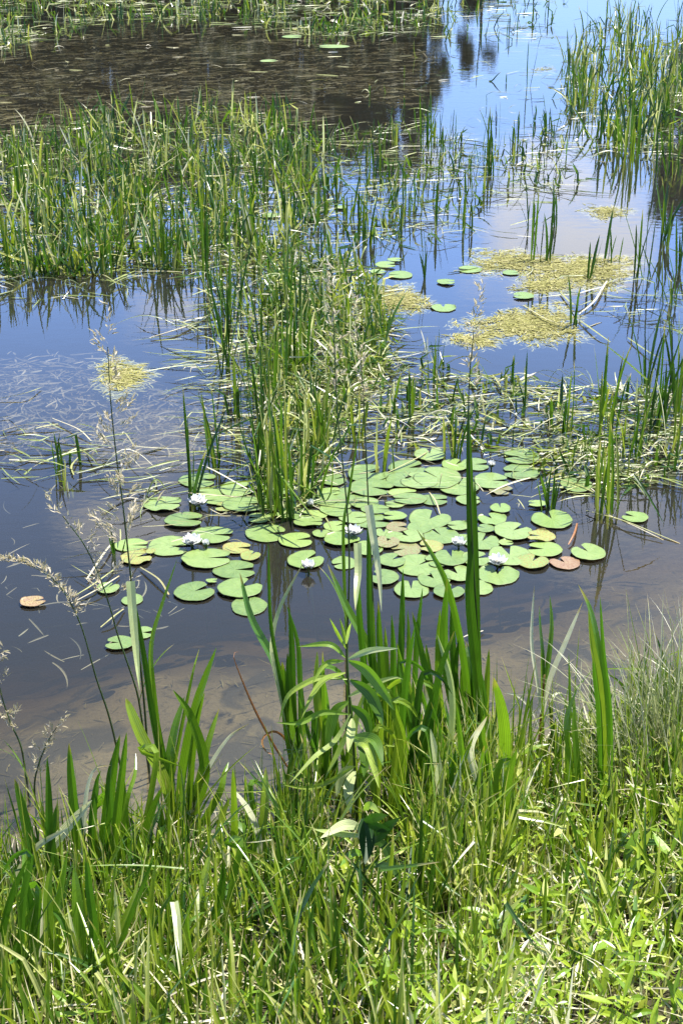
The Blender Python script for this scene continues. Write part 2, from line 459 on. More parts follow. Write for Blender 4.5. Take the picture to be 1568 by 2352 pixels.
n3 = N(nt, 'ShaderNodeTexNoise', inp={'Scale': 3.4, 'Detail': 5., 'Distortion': .6}); L(nt, geo.outputs['Position'], n3.inputs['Vector'])
mud = mixc(nt, math_n(nt, 'MULTIPLY', math_n(nt, 'SUBTRACT', n3.outputs['Fac'], .53), 14., clamp=True), mud, (.052, .047, .034))
soil = ramp(nt, [(.3, (.025, .020, .010)), (.55, (.055, .050, .020)), (.75, (.14, .12, .06))], n2.outputs['Fac']).outputs[0]
L_land = N(nt, 'ShaderNodeMapRange'); L(nt, math_n(nt, 'MULTIPLY_ADD', n1.outputs['Fac'], .04, sep.outputs[2]), L_land.inputs[0])
L_land.inputs[1].default_value = .02; L_land.inputs[2].default_value = .07
colr = mixc(nt, L_land.outputs[0], mud, soil)
b = N(nt, 'ShaderNodeBsdfPrincipled', inp={'Roughness': .85, 'Specular IOR Level': .2})
L(nt, colr, b.inputs['Base Color'])
bp = N(nt, 'ShaderNodeBump', inp={'Strength': .6, 'Distance': .02}); L(nt, n2.outputs['Fac'], bp.inputs['Height']); L(nt, bp.outputs[0], b.inputs['Normal'])
L(nt, b.outputs[0], out.inputs[0])
tag(g.build('ground', m, smooth=True), kind='structure')

# ------------------------------------------------------------------ water: a closed body, level top at z = 0
m, nt, out = new_mat('pond water')
geo = N(nt, 'ShaderNodeNewGeometry')
w1 = N(nt, 'ShaderNodeTexNoise', inp={'Scale': 7., 'Detail': 3.})
w2 = N(nt, 'ShaderNodeTexNoise', inp={'Scale': 1.1, 'Detail': 2.})
mpw = N(nt, 'ShaderNodeMapping', inp={'Scale': (1, 1.6, 1)})
L(nt, geo.outputs['Position'], mpw.inputs[0]); L(nt, mpw.outputs[0], w1.inputs['Vector']); L(nt, geo.outputs['Position'], w2.inputs['Vector'])
bp = N(nt, 'ShaderNodeBump', inp={'Strength': .032, 'Distance': .02})
L(nt, math_n(nt, 'ADD', w1.outputs['Fac'], math_n(nt, 'MULTIPLY', w2.outputs['Fac'], 1.5)), bp.inputs['Height'])
lw = N(nt, 'ShaderNodeLayerWeight', inp={'Blend': .5})
fr = math_n(nt, 'MULTIPLY_ADD', math_n(nt, 'POWER', lw.outputs['Facing'], 5.), .95, .052, clamp=True)
tr = N(nt, 'ShaderNodeBsdfTransparent', inp={'Color': (.93, .95, .93, 1)})
gl = N(nt, 'ShaderNodeBsdfGlossy', inp={'Roughness': .015, 'Color': (1, 1, 1, 1)})
L(nt, bp.outputs[0], gl.inputs['Normal'])
silt = N(nt, 'ShaderNodeBsdfDiffuse', inp={'Color': (.27, .255, .20, 1)})
ms = N(nt, 'ShaderNodeMixShader', inp={0: .055}); L(nt, tr.outputs[0], ms.inputs[1]); L(nt, silt.outputs[0], ms.inputs[2])
tr = ms
mx = N(nt, 'ShaderNodeMixShader'); L(nt, fr, mx.inputs[0]); L(nt, tr.outputs[0], mx.inputs[1]); L(nt, gl.outputs[0], mx.inputs[2])
L(nt, mx.outputs[0], out.inputs['Surface'])
va = N(nt, 'ShaderNodeVolumeAbsorption', inp={'Color': (.62, .55, .40, 1), 'Density': 4.6})
L(nt, va.outputs[0], out.inputs['Volume'])
g = Geo()
x0, x1, y0, y1, zb = -90, 90, 1.0, 66, -3.2
g.add([(x0, y0, 0), (x1, y0, 0), (x1, y1, 0), (x0, y1, 0), (x0, y0, zb), (x1, y0, zb), (x1, y1, zb), (x0, y1, zb)],
      [(0, 1, 2, 3), (7, 6, 5, 4), (0, 4, 5, 1), (1, 5, 6, 2), (2, 6, 7, 3), (3, 7, 4, 0)], 0, 0)
tag(g.build('water', m), kind='structure')

# ------------------------------------------------------------------ far wood whose reflection darkens the water
def add_tree(g, x, y, h, w, dens):
    n = int(dens)
    zc = rng.beta(1.5, 1.3, n)
    prof_r = np.sin(np.pi * (.08 + .86 * zc)) ** .7
    ncl = max(6, int(h * 2.2))
    cz = rng.random(ncl); ca = U(0, 2 * np.pi, ncl); cr = np.sqrt(rng.random(ncl)) * np.sin(np.pi * (.06 + .88 * cz)) ** .7
    k = rng.integers(0, ncl, n)
    P = np.stack([x + (cr * np.cos(ca))[k] * w + rng.normal(0, w * .16, n), y + (cr * np.sin(ca))[k] * w + rng.normal(0, w * .16, n),
                  1.0 + h * (.12 + .86 * cz[k]) + rng.normal(0, h * .035, n)], -1)
    d = unit(rng.normal(0, 1, (n, 3))); e = unit(np.cross(d, rng.normal(0, 1, (n, 3))))
    s = U(.10, .26, n)[:, None] * (h / 9)
    v = np.stack([P - d * s, P + e * s * .6, P + d * s, P - e * s * .6], 1)
    g.add(v.reshape(-1, 3), np.arange(n * 4).reshape(n, 4), np.repeat(rng.random(n), 4), .5)
    tube(g, [(x, y, .6), (x + .1, y, 1 + h * .5), (x, y, 1 + h * .92)], .02 * h, .004 * h, .1)
g = Geo()
YF = 62.0
def az_h(az, el): return YF * math.tan(R(az)), math.hypot(YF, YF * math.tan(R(az))) * math.tan(R(el))
for az, el, w in [(-24, 9.5, 4), (-20.5, 9, 4), (-17.5, 9.8, 3.6), (-14.8, 9.2, 3.2), (-12.2, 9.6, 3.0), (-9.7, 9.8, 2.8), (-7.3, 9.4, 2.6), (-5.2, 9.6, 2.4), (-3.1, 9.2, 2.2),
                  (-1.2, 9.3, 2.0), (.5, 8.2, 1.5), (1.9, 9.0, 1.4), (3.0, 8.4, 1.0), (5.2, 5.6, .8), (-13, 8.6, 3), (-8.4, 8.6, 2.6), (-6.2, 8.8, 2.2), (-4.1, 8.6, 2), (-2.2, 8.6, 1.8), (-.3, 8.2, 1.6), (-10.9, 8.8, 2.6), (-14, 7, 5), (-11, 7, 4), (-8.5, 6.5, 4), (-6, 7, 4), (-4, 6.5, 3.5), (-2, 6.8, 3), (0, 6.5, 3), (1.2, 6.5, 1.8), (2.4, 6, 1.3), (-10, 4, 5), (-5, 4, 5), (-1, 4, 4), (1.5, 4, 2),
                  (14.0, 12.5, 1.8), (18, 12, 4), (22, 11, 4), (27, 11, 5)]:
    x, h = az_h(az, el)
    add_tree(g, x, YF + rng.uniform(-2, 2), h - 1, w, 3600)
for az in np.arange(-25, 3.2, 1.2):
    x, h = az_h(az, 6.6)
    add_tree(g, x, YF + rng.uniform(1, 4), h, 2.4 if az < 2 else 1.2, 2000)
tag(g.build('far_wood', M['far']), kind='stuff')

# ------------------------------------------------------------------ lily pads: photo x, y, width, height, notch heading (deg, photo sense), kind
PADS = [
 (455,1104,84,32,0,'green'),(374,1161,86,32,0,'green'),(482,1133,66,18,180,'green'),(545,1127,76,36,20,'green'),(501,1150,66,22,200,'green'),
 (562,1163,95,32,0,'green'),(518,1167,50,22,180,'yellow'),(425,1199,88,32,0,'green'),(489,1232,92,36,-5,'green'),(303,1254,76,28,0,'fresh'),
 (315,1284,68,30,30,'yellow'),(392,1256,100,42,-10,'green'),(475,1287,112,42,5,'green'),(545,1261,66,26,0,'yellow'),(575,1281,44,26,60,'yellow'),
 (540,1312,96,38,5,'green'),(552,1356,98,42,50,'green'),(447,1362,88,42,35,'green'),(572,1394,78,44,100,'green'),(487,1338,26,9,0,'fresh'),
 (612,1227,92,38,0,'green'),(346,1271,22,12,90,'yellow'),(680,1243,76,34,10,'fresh'),(709,1204,66,20,0,'green'),(738,1228,40,18,90,'green'),
 (784,1243,78,30,60,'fresh'),(702,1289,80,44,40,'green'),(789,1295,56,34,200,'green'),(772,1173,72,36,0,'green'),(855,1199,88,32,0,'green'),
 (862,1174,66,20,0,'green'),(846,1090,92,44,30,'green'),(852,1124,98,40,-20,'green'),(881,1226,40,20,90,'green'),(889,1250,52,26,80,'brown'),
 (912,1214,50,22,0,'brown'),(930,1262,68,34,200,'brown'),(937,1236,68,28,130,'green'),(906,1160,44,16,180,'green'),(940,1150,78,22,180,'green'),
 (925,1134,66,20,0,'fresh'),(962,1108,84,46,150,'green'),(937,1078,86,36,20,'green'),(986,1048,68,30,90,'green'),(757,1132,52,16,0,'fresh'),
 (726,1153,58,26,60,'green'),(719,1187,62,20,180,'fresh'),(637,1158,74,36,20,'green'),(656,1186,44,18,0,'green'),(765,1104,58,38,30,'green'),
 (712,1122,42,13,0,'fresh'),(1046,1070,62,34,50,'fresh'),(1003,1102,104,50,140,'green'),(1052,1118,92,46,80,'green'),(1090,1068,64,32,0,'green'),
 (1128,1108,78,36,0,'green'),(1150,1127,54,22,-30,'brown'),(1194,1053,82,32,180,'green'),(1194,1086,82,34,180,'green'),(1232,1161,44,14,180,'fresh'),
 (1266,1195,88,46,105,'fresh'),(1148,1172,44,22,90,'fresh'),(1129,1195,62,28,120,'fresh'),(986,1194,92,44,60,'green'),(1050,1211,50,20,180,'green'),
 (1012,1232,78,38,120,'green'),(1114,1218,40,18,150,'green'),(1106,1246,78,42,60,'green'),(1177,1224,82,40,40,'green'),(1161,1249,34,13,0,'fresh'),
 (1240,1237,64,24,170,'yellow'),(1248,1265,80,32,170,'fresh'),(1062,1240,46,28,0,'fresh'),(1169,1279,92,46,95,'green'),(1142,1322,90,44,85,'green'),
 (1222,1294,70,32,60,'yellow'),(1296,1295,66,28,120,'rust'),(1349,1273,74,36,120,'green'),(988,1258,54,26,180,'yellow'),(1036,1286,74,42,95,'green'),
 (1050,1322,64,44,120,'green'),(960,1300,96,48,40,'green'),(996,1334,72,40,120,'green'),(1098,1352,62,34,170,'green'),(1030,1362,68,32,60,'green'),
 (944,1356,76,40,90,'green'),(1322,1118,68,38,70,'green'),(1456,1190,58,24,150,'fresh'),(900,1292,60,38,40,'green'),
 (249,1354,48,24,60,'green'),(304,1379,46,26,130,'green'),(275,1481,64,30,180,'green'),(327,1455,50,26,0,'green'),(77,1386,56,22,20,'rust'),
 (798,1140,84,34,20,'green'),(745,1152,62,26,160,'green'),(812,1192,66,26,0,'green'),(905,1190,54,20,180,'fresh'),(962,1216,54,24,60,'green'),
 (690,1182,62,26,0,'green'),(884,1102,66,30,100,'green'),(996,1150,66,24,0,'green'),(925,1106,74,34,45,'green'),(594,1192,54,22,180,'green'),(1092,1288,64,34,20,'green'),
 (1004,1290,58,32,200,'green'),(642,1126,62,28,0,'green'),(836,1158,64,24,150,'green'),(770,1210,52,22,30,'fresh'),(905,1236,44,22,0,'green'),(1075,1150,54,22,0,'green'),(880,1330,66,36,150,'green'),
 (845,1262,64,32,30,'green'),(886,611,46,15,0,'fresh'),(918,633,54,18,180,'fresh'),(906,600,32,8,0,'fresh'),(868,626,34,12,0,'fresh'),(1077,620,52,17,180,'fresh'),(1024,650,40,15,0,'fresh'),
 (1018,708,54,19,90,'fresh'),(1200,682,46,15,180,'fresh'),(1172,628,36,10,0,'fresh'),(622,497,38,12,60,'fresh'),(513,538,36,13,180,'fresh'),(784,479,30,9,0,'fresh'),
 (672,85,44,8,0,'fresh'),(765,107,66,7,180,'fresh'),(617,141,36,8,0,'fresh'),
]
FLOWERS = [  # x, y, width px, openness
 (455,1158,40,.95,'open white water lily at the left end of the pad raft, beside a reed tuft'),
 (442,1250,42,.85,'larger of two white water lilies side by side on a green pad'),
 (474,1256,27,.30,'small half closed white water lily touching a larger one on its right side'),
 (708,1308,38,.55,'white cup shaped water lily at the near edge, touched by a pale leaf tip'),
 (812,1227,38,.9,'ragged open white water lily behind the broken pale leaves, crossed by a dark stem'),
 (1052,1254,36,.7,'white water lily just left of the tallest dark green blade'),
 (1141,1296,42,.9,'white water lily shading a large pad right of the tall blade'),
 (1127,1073,26,.35,'closed white cup shaped lily at the far right edge of the pad raft'),
 (713,1162,24,.4,'small white lily bud among reed stems in the middle of the pad raft'),
]
FNAME = ['the leftmost open flower', 'the larger of the paired flowers', 'the small paired flower', 'the cup flower at the near edge',
         'the ragged flower by pale leaves', 'the flower left of the tall blade', 'the flower right of the tall blade', 'the far closed flower',
         'the small bud in the middle']
RANK = ['', 'second ', 'third ', 'fourth ', 'fifth ', 'sixth ', 'seventh ', 'eighth ', 'ninth ', 'tenth ', 'eleventh ', 'twelfth ', 'thirteenth ', 'fourteenth ', 'fifteenth ',
        'sixteenth ', 'seventeenth ', 'eighteenth ', 'nineteenth ', 'twentieth ']
KINDW = {'green': 'green', 'fresh': 'bright green', 'yellow': 'yellowing', 'brown': 'browning', 'rust': 'rusty pink'}
fpos = np.array([W(x, y) for x, y, *_ in FLOWERS])
def pad_geo(rad, notch_half, rnd, asp, seed):
    r = np.random.default_rng(seed)
    na, nr = 44, 7
    ang = np.linspace(notch_half, 2 * np.pi - notch_half, na)
    ph = r.uniform(0, 6.28, 4)
    edge = 1 + .025 * np.sin(3 * ang + ph[0]) + .015 * np.sin(7 * ang + ph[1]) + .008 * np.sin(17 * ang + ph[2])
    # lobes round off towards the notch
    d = np.minimum(ang - ang[0], ang[-1] - ang)
    edge *= 1 - .16 * np.exp(-(d / .16) ** 2)
    rr = np.array([.0, .14, .35, .6, .82, .95, 1.0])
    Rr = rr[:, None] * edge[None] * rad
    zz = .0007 * np.sin(ang[None] * 2 + ph[3]) * rr[:, None] ** 2
    zz = zz + np.where(rr[:, None] > .9, (.003 + .016 * (r.random() < .3) * r.random()) * np.clip(np.sin(ang[None] * r.integers(1, 4) + ph[0]) - .5, 0, 1) * (rr[:, None] - .9) * 10, 0)
    x = Rr * np.cos(ang)[None]; y = Rr * np.sin(ang)[None] * asp
    x = x + .12 * rad * 0
    top = np.stack([x, y, zz], -1)
    rim = top[-1].copy(); rim[:, 2] -= .0009; rim[:, :2] *= .985
    v = np.concatenate([top.reshape(-1, 3), rim])
    idx = np.arange(nr * na).reshape(nr, na)
    f = np.stack([idx[:-1, :-1], idx[1:, :-1], idx[1:, 1:], idx[:-1, 1:]], -1).reshape(-1, 4)
    ri = nr * na + np.arange(na)
    f2 = np.stack([idx[-1, :-1], ri[:-1], ri[1:], idx[-1, 1:]], -1)
    g = Geo()
    t = np.concatenate([np.repeat(rr, na), np.ones(na)])
    a = np.concatenate([np.tile(ang, nr), ang])
    g.add(v, np.concatenate([f, f2]), rnd, t, a)
    return g
pad_world = []
for i, (x, y, w, h, no, kind) in enumerate(PADS):
    c = W(x, y)
    dist = np.linalg.norm(c - CAM)
    rad = w * dist / FPX / 2 * 1.06
    sd_ = CAM_H / dist
    asp = min(max(h / (w * sd_), .72), 1.12)
    pad_world.append((c, rad, asp))
owner = {}
for i, (c, rad, asp) in enumerate(pad_world):
    owner.setdefault(int(np.argmin(np.linalg.norm(fpos - c, axis=1))), []).append(i)
pad_label = {}
LONE = [i for i, p in enumerate(PADS) if p[0] == 77][0]
for k, ids in owner.items():
    near = [i for i in ids if PADS[i][1] > 1000 and i != LONE]
    for size_kind in {(PADS[i][2] > 70, PADS[i][5], pad_world[i][0][1] > fpos[k][1]) for i in near}:
        grp = [i for i in near if (PADS[i][2] > 70, PADS[i][5], pad_world[i][0][1] > fpos[k][1]) == size_kind]
        grp.sort(key=lambda i: np.linalg.norm(pad_world[i][0] - fpos[k]))
        for n_, i in enumerate(grp):
            pad_label[i] = f"{'large' if size_kind[0] else 'small'} {KINDW[size_kind[1]]} pad {'behind' if size_kind[2] else 'before'} {FNAME[k]}, {RANK[n_]}nearest to it"
FAR_LABELS = [
 
 'bright green pad left of centre in the cluster by the reed column', 'largest bright green pad of the four in the cluster by the reed column',
 'narrow bright green pad at the back of the cluster by the reed column', 'small bright green pad at the left of the cluster by the reed column',
 'bright green pad in blue water beside the far end of the algae mats', 'small lone bright green pad on blue water midway between two others',
 'bright green pad alone on dark blue water nearest the algae-fringed reed column', 'bright green pad between the two large algae mats',
 'thin bright green pad at the edge of the wide back algae mat', 'pale green pad among the reeds at the back of the reed column',
 'pale green pad among reeds in the dense left reed bed', 'little pale green pad in reeds left of the white cloud reflection',
 'pale pad on brown water near the far reeds', 'long thin pale pad along the edge of the far reeds', 'small pale pad floating on the brown water patch']
far_ids = [i for i in range(len(PADS)) if PADS[i][1] < 1000]
for i, l in zip(far_ids, FAR_LABELS): pad_label[i] = l
pad_label[LONE] = 'rusty pink folded lily pad floating alone in open water at left'
prng = random.Random(3)
for i, (x, y, w, h, no, kind) in enumerate(PADS):
    c, rad, asp = pad_world[i]
    # stagger so that overlapping pads lie one on another, nearer ones uppermost
    z = .004 + .0011 * ((i * 5) % 9) + (.0006 * prng.random())
    g = pad_geo(rad, R(prng.uniform(6, 19)), prng.random(), 1.0, 100 + i)
    o = g.build('lily_pad', PADM[kind], smooth=True)
    o.location = (c[0], c[1], z)
    # photo heading to plan heading
    a = math.atan2(math.sin(R(no)) , math.cos(R(no)))
    o.rotation_euler = (0, 0, a)
    o.rotation_euler = (R(prng.uniform(-.8, .8)), R(prng.uniform(-.8, .8)), a)
    if abs(asp - 1) > .03:
        me = o.data
        ca, sa = math.cos(a), math.sin(a)
        for v in me.vertices:      # ovals lie along the photo's width
            px = v.co.x * ca - v.co.y * sa; py = (v.co.x * sa + v.co.y * ca) * asp
            v.co.x, v.co.y = px * ca + py * sa, -px * sa + py * ca
    tag(o, pad_label[i], 'lily pad', 'water lily pads')

# ------------------------------------------------------------------ water lily flowers
for i, (x, y, w, op, label) in enumerate(FLOWERS):
    c = W(x, y + 4, .01)
    dist = np.linalg.norm(c - CAM)
    rad = w * dist / FPX / 2 * 1.06
    e = empty('water_lily_flower', (c[0], c[1], .022))
    tag(e, label, 'flower', 'white water lilies')
    r = np.random.default_rng(50 + i)
    def whorl(g, n, ln, wd, tilt, ph, rise):
        az = ph + np.arange(n) * 2 * np.pi / n + r.uniform(-.1, .1, n)
        root = np.stack([.12 * rad * np.cos(az), .12 * rad * np.sin(az), np.full(n, rise)], -1)
        th = np.full(n, tilt) + r.uniform(-.12, .12, n)
        curve_blades(g, root, az, th, np.full(n, -.55) , np.full(n, ln) * r.uniform(.92, 1.05, n), np.full(n, wd) * 1.55, r.random(n), k=9, fold=-.3, kind='lance')
    g = Geo(); o_ = math.pi / 2
    whorl(g, 7, rad * 1.15, rad * .50, .35 + 1.05 * op, 0, 0)
    whorl(g, 7, rad * 1.10, rad * .46, .22 + .78 * op, .4, .002)
    whorl(g, 6, rad * .95, rad * .40, .12 + .50 * op, .1, .004)
    g.build('petals', M['petal'], e, smooth=True)
    g = Geo(); whorl(g, 4, rad * 1.12, rad * .42, .5 + 1.05 * op, .2, -.004); g.build('sepals', M['stem'], e, smooth=True)
    if op > .5:
        g = Geo(); whorl(g, 22, rad * .42, rad * .07, .15 + .5 * op, 0, .004); whorl(g, 12, rad * .34, rad * .07, .15, .2, .004); g.build('stamens', M['stamen'], e)
    g = Geo(); tube(g, [(0, 0, .0), (.01, .02, -.12), (.05, .05, -.5)], .004, .004, .3, k=8); g.build('stalk', M['stem'], e, smooth=True)

# ------------------------------------------------------------------ reeds standing in the water
def reed_blades(g, root, h, rnd_lo, rnd_hi, bent=.2, wscale=1., lean=.22, curve=.5, k=7):
    n = len(root)
    L_ = h * U(.55, 1.12, n)
    kk = rng.random(n) < bent
    kink = np.where(kk, U(.9, 2.3, n), 0)
    curve_blades(g, root, U(0, 2 * np.pi, n), np.abs(rng.normal(0, lean, n)), rng.normal(.12, curve, n), L_, U(.008, .016, n) * wscale,
                 U(rnd_lo, rnd_hi, n) ** 1.0, k=k, kink_t=U(.45, .8, n), kink=kink, twist=U(-1.3, 1.3, n), fold=.4, kind='iris', zmin=.006)

BED_L = [(-160,330),(-40,345),(60,300),(150,268),(300,262),(420,262),(560,258),(690,276),(745,300),(752,380),(770,470),(700,560),(610,610),(470,622),(340,632),(160,640),(-60,648),(-160,640)]
BED_R = [(1290,150),(1330,70),(1420,40),(1700,30),(1720,340),(1600,370),(1480,372),(1380,338),(1310,290)]
BED_T = [(-160,-60),(300,-70),(700,-60),(1010,-40),(1000,60),(900,80),(740,86),(560,62),(400,48),(230,52),(90,90),(-40,122),(-160,150)]
COLM = [(470,600),(560,560),(700,560),(780,600),(860,690),(900,790),(800,900),(760,1010),(745,1160),(690,1190),(600,1190),(575,1080),(590,960),(560,860),(500,760),(480,660)]
CLUT = [(640,600),(760,570),(880,640),(890,800),(830,920),(760,1010),(660,1040),(610,900),(600,720)]
MIDG = [(880,830),(1100,860),(1420,890),(1600,880),(1600,1080),(1470,1130),(1300,1140),(1150,1040),(900,1040),(860,940)]
SPAR = [(740,290),(960,300),(1130,330),(1290,300),(1400,350),(1330,430),(1150,440),(1000,560),(800,570),(750,430)]
SPAR2 = [(990,-40),(1290,-60),(1300,60),(1130,84),(1000,92)]
CHAN = [(1000,90),(1290,60),(1290,300),(1000,290),(760,240)]
g = Geo()
for poly, n, h, lo, hi, bent, ws in ((BED_L, 3300, .40, .06, 1.0, .45, 1.45), (BED_R, 1500, .50, .05, .98, .3, 1.75), (BED_T, 2100, .32, .05, 1., .6, 2.2), (COLM, 1000, .34, .05, 1., .5, 1.05), (CLUT, 1200, .20, .15, 1., .9, 1.25), (MIDG, 650, .16, .0, 1., .7, 1.25), (SPAR, 330, .26, .0, .85, .3, 1.4), (SPAR, 330, .16, .1, 1., .5, 1.2), (CHAN, 45, .26, .0, .7, .3, 1.3), (SPAR2, 170, .30, .0, .9, .4, 2.2)):
    x, y = sample_poly(poly, n)
    # leave gaps: clumped density
    cl = np.sin(x * .031 + 1.7 * np.sin(y * .023)) + np.sin(y * .071 + x * .012) + rng.normal(0, .7, n)
    k = cl > -.5
    P = Wn(x[k], y[k]); P[:, 2] = -.10
    reed_blades(g, P, h + .10, lo, hi, bent, ws)
tag(g.build('reed_bed', M['reed']), label='dense green bur-reed filling the beds at the left, right and back of the pond', cat='reeds', kind='stuff')

# floating dead and cut reed leaves
def litter(g, poly, n, ln=(.10, .42), wd=(.004, .009), z=(.003, .02), clump=-.6, az_c=0., az_s=.9, rise=.06):
    x, y = sample_poly(poly, n)
    cl = np.sin(x * .027 + 2.1 * np.sin(y * .031)) + np.sin(y * .083 + x * .017) + rng.normal(0, .6, n)
    k = cl > clump
    P = Wn(x[k], y[k]); m_ = len(P)
    P[:, 2] = U(z[0], z[1], m_)
    az = rng.normal(az_c, az_s, m_) + np.where(rng.random(m_) < .5, 0, np.pi)
    curve_az = rng.normal(0, .5, m_)
    K = 8
    t = np.linspace(0, 1, K)[None]
    a = az[:, None] + curve_az[:, None] * t + np.where((rng.random(m_) < .12)[:, None], (t > .6) * 1.2, 0)
    Ls = U(ln[0], ln[1], m_) * U(.6, 1, m_)
    ds = (Ls / (K - 1))[:, None]
    px = P[:, :1] + np.concatenate([np.zeros((m_, 1)), np.cumsum(np.cos(a[:, 1:]) * ds, 1)], 1)
    py = P[:, 1:2] + np.concatenate([np.zeros((m_, 1)), np.cumsum(np.sin(a[:, 1:]) * ds, 1)], 1)
    rz = np.where(rng.random(m_) < .25, U(0, rise, m_), 0)[:, None]
    pz = P[:, 2:3] + rz * np.sin(np.pi * t * U(.6, 1, m_)[:, None])
    C = np.stack([px, py, pz], -1)
    tan = unit(np.gradient(C, axis=1))
    side = unit(np.cross(np.array([0, 0, 1.]), tan))
    tw = rng.normal(0, .5, m_)[:, None]
    nn = unit(np.cross(tan, side))
    side = side * np.cos(tw)[..., None] + nn * np.sin(tw)[..., None]
    w = prof(K, 'blade')[None] * (U(wd[0], wd[1], m_) / 2)[:, None]
    ribbons(g, C, side, w, .25, rng.random(m_))
g = Geo()
litter(g, BED_L, 2200, wd=(.006,.013)); litter(g, BED_T, 2600, ln=(.15, .6), wd=(.009,.02)); litter(g, BED_R, 700, wd=(.008,.016)); litter(g, COLM, 1100, wd=(.005,.011), rise=.14); litter(g, SPAR2, 150, ln=(.2,.7), wd=(.01,.02)); litter(g, CLUT, 700, wd=(.005,.011), rise=.16)
MID_R = [(760,800),(900,800),(1000,850),(1200,880),(1420,890),(1600,900),(1600,1060),(1480,1110),(1300,1140),(1210,1010),(1000,1000),(860,1050),(760,1040)]
litter(g, MID_R, 1350, az_s=.75, wd=(.004,.010), rise=.10); litter(g, CHAN, 90, ln=(.1,.45), wd=(.006,.014), az_s=.6)
litter(g, [(380,720),(560,700),(560,960),(620,1090),(540,1100),(480,960)], 300, az_s=.35, ln=(.15,.5))
litter(g, [(-60,600),(480,590),(520,650),(300,690),(180,690),(-60,720)], 110, az_s=.8)
litter(g, [(-60,960),(140,950),(260,1010),(420,1060),(430,1150),(250,1160),(160,1100),(-60,1140)], 150, az_s=.55, rise=.1, wd=(.004,.011))
litter(g, [(1290,620),(1420,650),(1600,640),(1600,790),(1480,760),(1330,730)], 90, az_s=.8)
litter(g, [(740,300),(900,280),(1100,330),(1290,290),(1380,340),(1320,440),(1250,470),(1100,480),(1000,560),(800,560),(760,420)], 620, ln=(.12,.6), wd=(.005,.012), az_s=.6)
litter(g, [(1000,500),(1200,520),(1300,620),(1180,690),(1000,560)], 50, az_s=.6)
litter(g, [(1160,1020),(1500,980),(1600,1040),(1420,1160),(1290,1150),(1200,1100)], 170, az_s=.6)
litter(g, [(820,40),(1010,60),(1130,30),(1260,60),(1280,140),(1140,70),(980,110)], 90, ln=(.2,.8), az_s=.4)
tag(g.build('floating_litter', M['litter']), label='pale dead reed leaves floating in loose mats on the pond', cat='reed litter', kind='stuff')
g = Geo()
litter(g, [(620,1040),(900,1010),(1240,1010),(1250,1180),(1000,1180),(700,1200)], 60, ln=(.06,.25), wd=(.003,.006), z=(.028,.034), az_s=.7, clump=-2)
litter(g, [(250,1130),(480,1130),(560,1250),(300,1330),(200,1380),(260,1250)], 26, ln=(.06,.3), wd=(.003,.007), z=(.028,.034), az_s=.6, clump=-2)
tag(g.build('leaf_scraps', M['straw']), label='thin pale leaf scraps lying across the lily pads', cat='reed litter', kind='stuff')

# brown weed just under the surface of the dark far water, and fine weed below the open water at left
g = Geo()
DARKP = [(-200,120),(-40,110),(120,86),(300,50),(420,40),(560,55),(760,80),(1000,100),(985,200),(900,240),(745,200),(720,290),(400,250),(200,270),(60,310),(-200,340)]
litter(g, DARKP, 9000, ln=(.12, .5), wd=(.010, .026), z=(-.05, -.008), clump=-9, az_s=.9, rise=0)
tag(g.build('submerged_weed', M['brown_weed']), label='brown dead weed lying just below the surface of the far dark water', cat='pond weed', kind='stuff')
g = Geo()
litter(g, DARKP, 190, ln=(.08, .4), wd=(.006, .018), z=(.002, .008), clump=-.3, az_s=.5)
tag(g.build('drifting_weed', M['straw']), label='fine pale weed drifting on the far dark water', cat='pond weed', kind='stuff')
g = Geo()
litter(g, [(-60,780),(200,790),(420,860),(560,980),(400,1030),(120,980),(-60,1010)], 1800, ln=(.06, .22), wd=(.006, .014), z=(-.16, -.05), clump=-9, az_s=1.2, rise=0)
litter(g, [(-60,1160),(260,1180),(300,1330),(420,1420),(200,1520),(-60,1480)], 60, ln=(.05, .25), wd=(.003, .008), z=(-.06, -.01), clump=-9, az_s=1.2, rise=0)
tag(g.build('sunken_weed', M['sunk']), label='fine weed sunken below the open water at left', cat='pond weed', kind='stuff')

